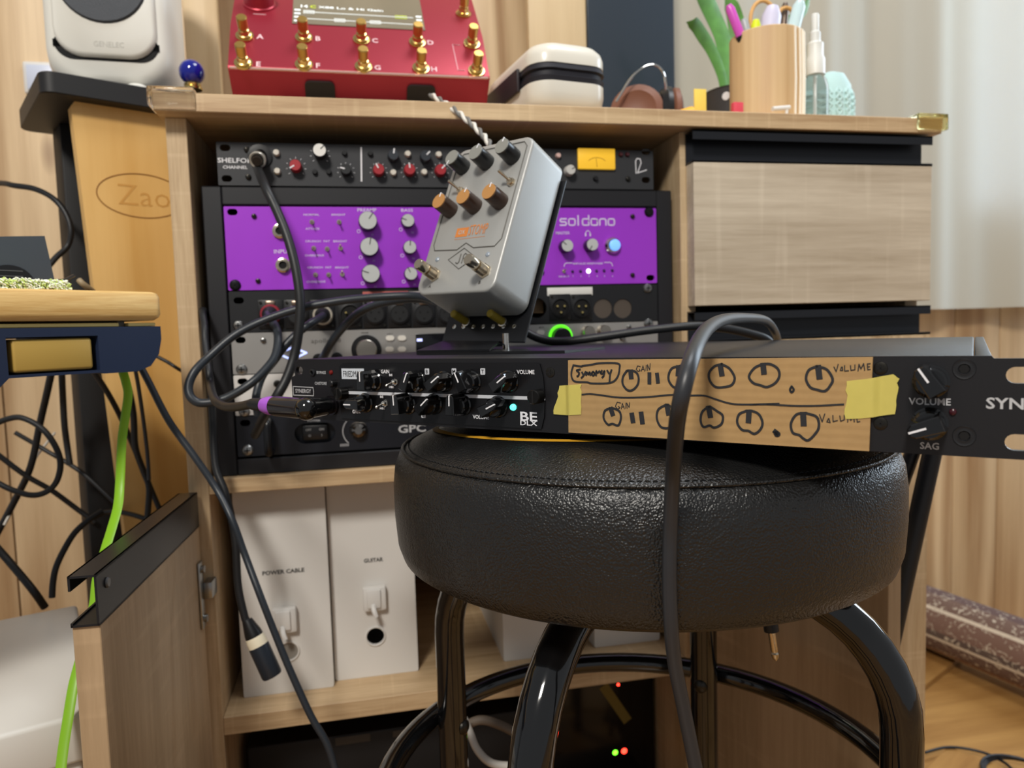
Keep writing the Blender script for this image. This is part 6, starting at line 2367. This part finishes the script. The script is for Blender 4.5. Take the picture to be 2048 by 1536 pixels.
B().lathe(xa_ + xd * 0.018, xd, [(0.0092, 0), (0.0098, 0.004), (0.0098, 0.010)], 20).done('collar', mat('ivory_collar', 'e0d6bc', 0.4), xl)
B().lathe(xa_ + xd * 0.028, xd, [(0.0098, 0), (0.0100, 0.002), (0.0100, xlen - 0.030), (0.0092, xlen - 0.028)], 24).done('shell', mat('blue_black_shell', '20262e', 0.35), xl)

# lime flat network cable
gp = [dep(243, 735, .66), dep(252, 765, .66), dep(256, 790, .66), dep(251, 830, .66), dep(244, 880, .66), dep(240, 960, .655), dep(236, 1010, .645), dep(224, 1055, .63), dep(210, 1100, .615), dep(200, 1135, .61), dep(193, 1165, .605), dep(188, 1210, .60), dep(176, 1260, .595), dep(160, 1320, .585), dep(147, 1370, .575), dep(137, 1430, .565), dep(126, 1500, .555), dep(118, 1570, .545)]
o = B().tube(spline(gp, 8), 0.0042, 10, flat=0.26, ref=RR).done('network_cable', mat('lime_cable', '7fb21e', 0.4), None, 1.0)
tag(o, 'lime green flat network cable hanging from the table past the open cabinet door', 'cable')

thin = [
    ([(105, 735, .84), (93, 790, .86), (81, 842, .88), (61, 934, .90), (30, 1000, .92), (-10, 1075, .93)], 0.0042, RUBBER, 'black cable slanting down left below the gold drawer'),
    ([(123, 735, .86), (126, 800, .88), (129, 850, .89), (134, 890, .90), (140, 930, .90)], 0.0036, RUBBER, 'black cable hanging straight down below the gold drawer'),
    ([(-15, 850, .80), (15, 838, .80), (45, 836, .80), (85, 858, .80), (112, 895, .80), (121, 930, .80), (112, 965, .80), (90, 985, .80), (60, 990, .80), (20, 978, .80), (-15, 960, .80)], 0.0032, RUBBER, 'black cable coiled in a round loop under the table'),
    ([(-10, 905, .88), (50, 950, .90), (102, 980, .92), (150, 1015, .94), (190, 1045, .95)], 0.0032, RUBBER, 'black cable running diagonally from the left edge to the speaker stand column'),
    ([(30, 865, .92), (90, 900, .93), (162, 944, .93), (230, 1005, .92)], 0.0028, RUBBER, 'thin black cable crossing in front of the speaker stand column'),
    ([(182, 735, .78), (215, 785, .80), (244, 840, .83), (276, 915, .86), (305, 985, .87), (328, 1040, .87)], 0.0030, RUBBER, 'black cable slanting right across the honey wood board'),
    ([(244, 735, .80), (258, 780, .81), (267, 830, .82), (271, 895, .83), (288, 945, .84), (298, 975, .84), (296, 1020, .84), (292, 1070, .84)], 0.0036, RUBBER, 'black cable hanging beside the lime cable in front of the honey wood board'),
    ([(270, 735, .79), (278, 780, .80), (288, 850, .82), (295, 910, .83), (298, 960, .83)], 0.0022, RUBBERG, 'thin grey cable hanging right of the lime cable'),
    ([(205, 1022, .86), (180, 1038, .85), (150, 1065, .84), (128, 1100, .83), (112, 1135, .82), (106, 1165, .82), (104, 1195, .82)], 0.0036, RUBBER, 'black cable curving down behind the flat white box'),
    ([(180, 1038, .88), (215, 1024, .88), (250, 1026, .87), (291, 1038, .86), (310, 1052, .86)], 0.0030, RUBBER, 'black cable arching across the speaker stand foot above the door rail'),
    ([(-15, 1085, .84), (20, 1125, .84), (64, 1178, .83), (90, 1215, .84)], 0.0042, RUBBER, 'black cable slanting down right to the flat white box'),
    ([(110, 865, .95), (72, 915, .95), (55, 955, .94), (34, 1000, .93), (8, 1050, .92)], 0.0016, mat('white_thin_wire', 'cfc9bf', 0.5), 'thin white wire slanting down under the table'),
    ([(312, 712, .80), (335, 724, .80), (352, 735, .80), (372, 747, .82)], 0.0020, RUBBER, 'thin dark wire from the table corner to the cabinet side'),
    ([(-12, 366, .92), (10, 367, .90), (28, 371, .89), (70, 378, .885), (108, 398, .88), (132, 428, .88), (142, 462, .88), (135, 492, .88), (113, 514, .87), (95, 535, .86)], 0.0034, RUBBER, 'black cable arching in the air behind the grey device'),
    ([(158, 560, .74), (166, 568, .74), (182, 580, .75), (196, 592, .77)], 0.0030, mat('tan_plug', '9c8a6c', 0.45), 'short tan ended cable tip lying at the back of the table'),
    ([(925, 1430, .77), (940, 1465, .76), (955, 1500, .75), (985, 1527, .74), (1040, 1535, .74), (1110, 1560, .74)], 0.0040, mat('white_cord', 'cfcac2', 0.45), 'white cord curving behind the stool legs at the bottom of the cabinet'),
    ([(925, 1455, .80), (960, 1440, .80), (1000, 1450, .80), (1050, 1475, .80), (1090, 1490, .82)], 0.0050, mat('beige_cord', '6e6256', 0.6), 'dull beige cord lying in the bottom of the cabinet behind the stool'),
]
for pts, r, m, lab in thin:
    cable('cable', pts, r, m, lab, n=8, k=6)
fc = [atZ(1850, 1505, 0.003), atZ(1890, 1495, 0.003), atZ(1930, 1497, 0.003), atZ(1975, 1508, 0.003), atZ(2010, 1526, 0.003), atZ(2030, 1545, 0.003)]
tag(B().tube(spline(fc, 8), 0.0022, 8).done('cable', RUBBER, None, 1.2), 'thin black cable curving over the wooden floor at bottom right', 'cable')
b = B()
for k in range(3):
    c_ = atZ(2050, 1556, 0.003 + 0.004 * k)
    b.tube([c_ + V((0.050 * math.cos(2 * PI * j / 30), (0.050 + 0.004 * k) * math.sin(2 * PI * j / 30), 0)) for j in range(30)], 0.0021, 6, closed=True)
tag(b.done('coiled_cable', mat('blue_black_cable', '23272e', 0.4), None, 1.2), 'coil of dark cable on the floor in the bottom right corner', 'cable')

for o in D.objects:
    if o.name.split('.')[0] in ('lettering', 'meter_scale', 'pins', 'pin_holes', 'screen_graphics', 'vent_ribs', 'rubber_bands', 'white_dots', 'divider_line', 'diamond_emblem') and o.type == 'MESH':
        o['kind'] = 'stuff'
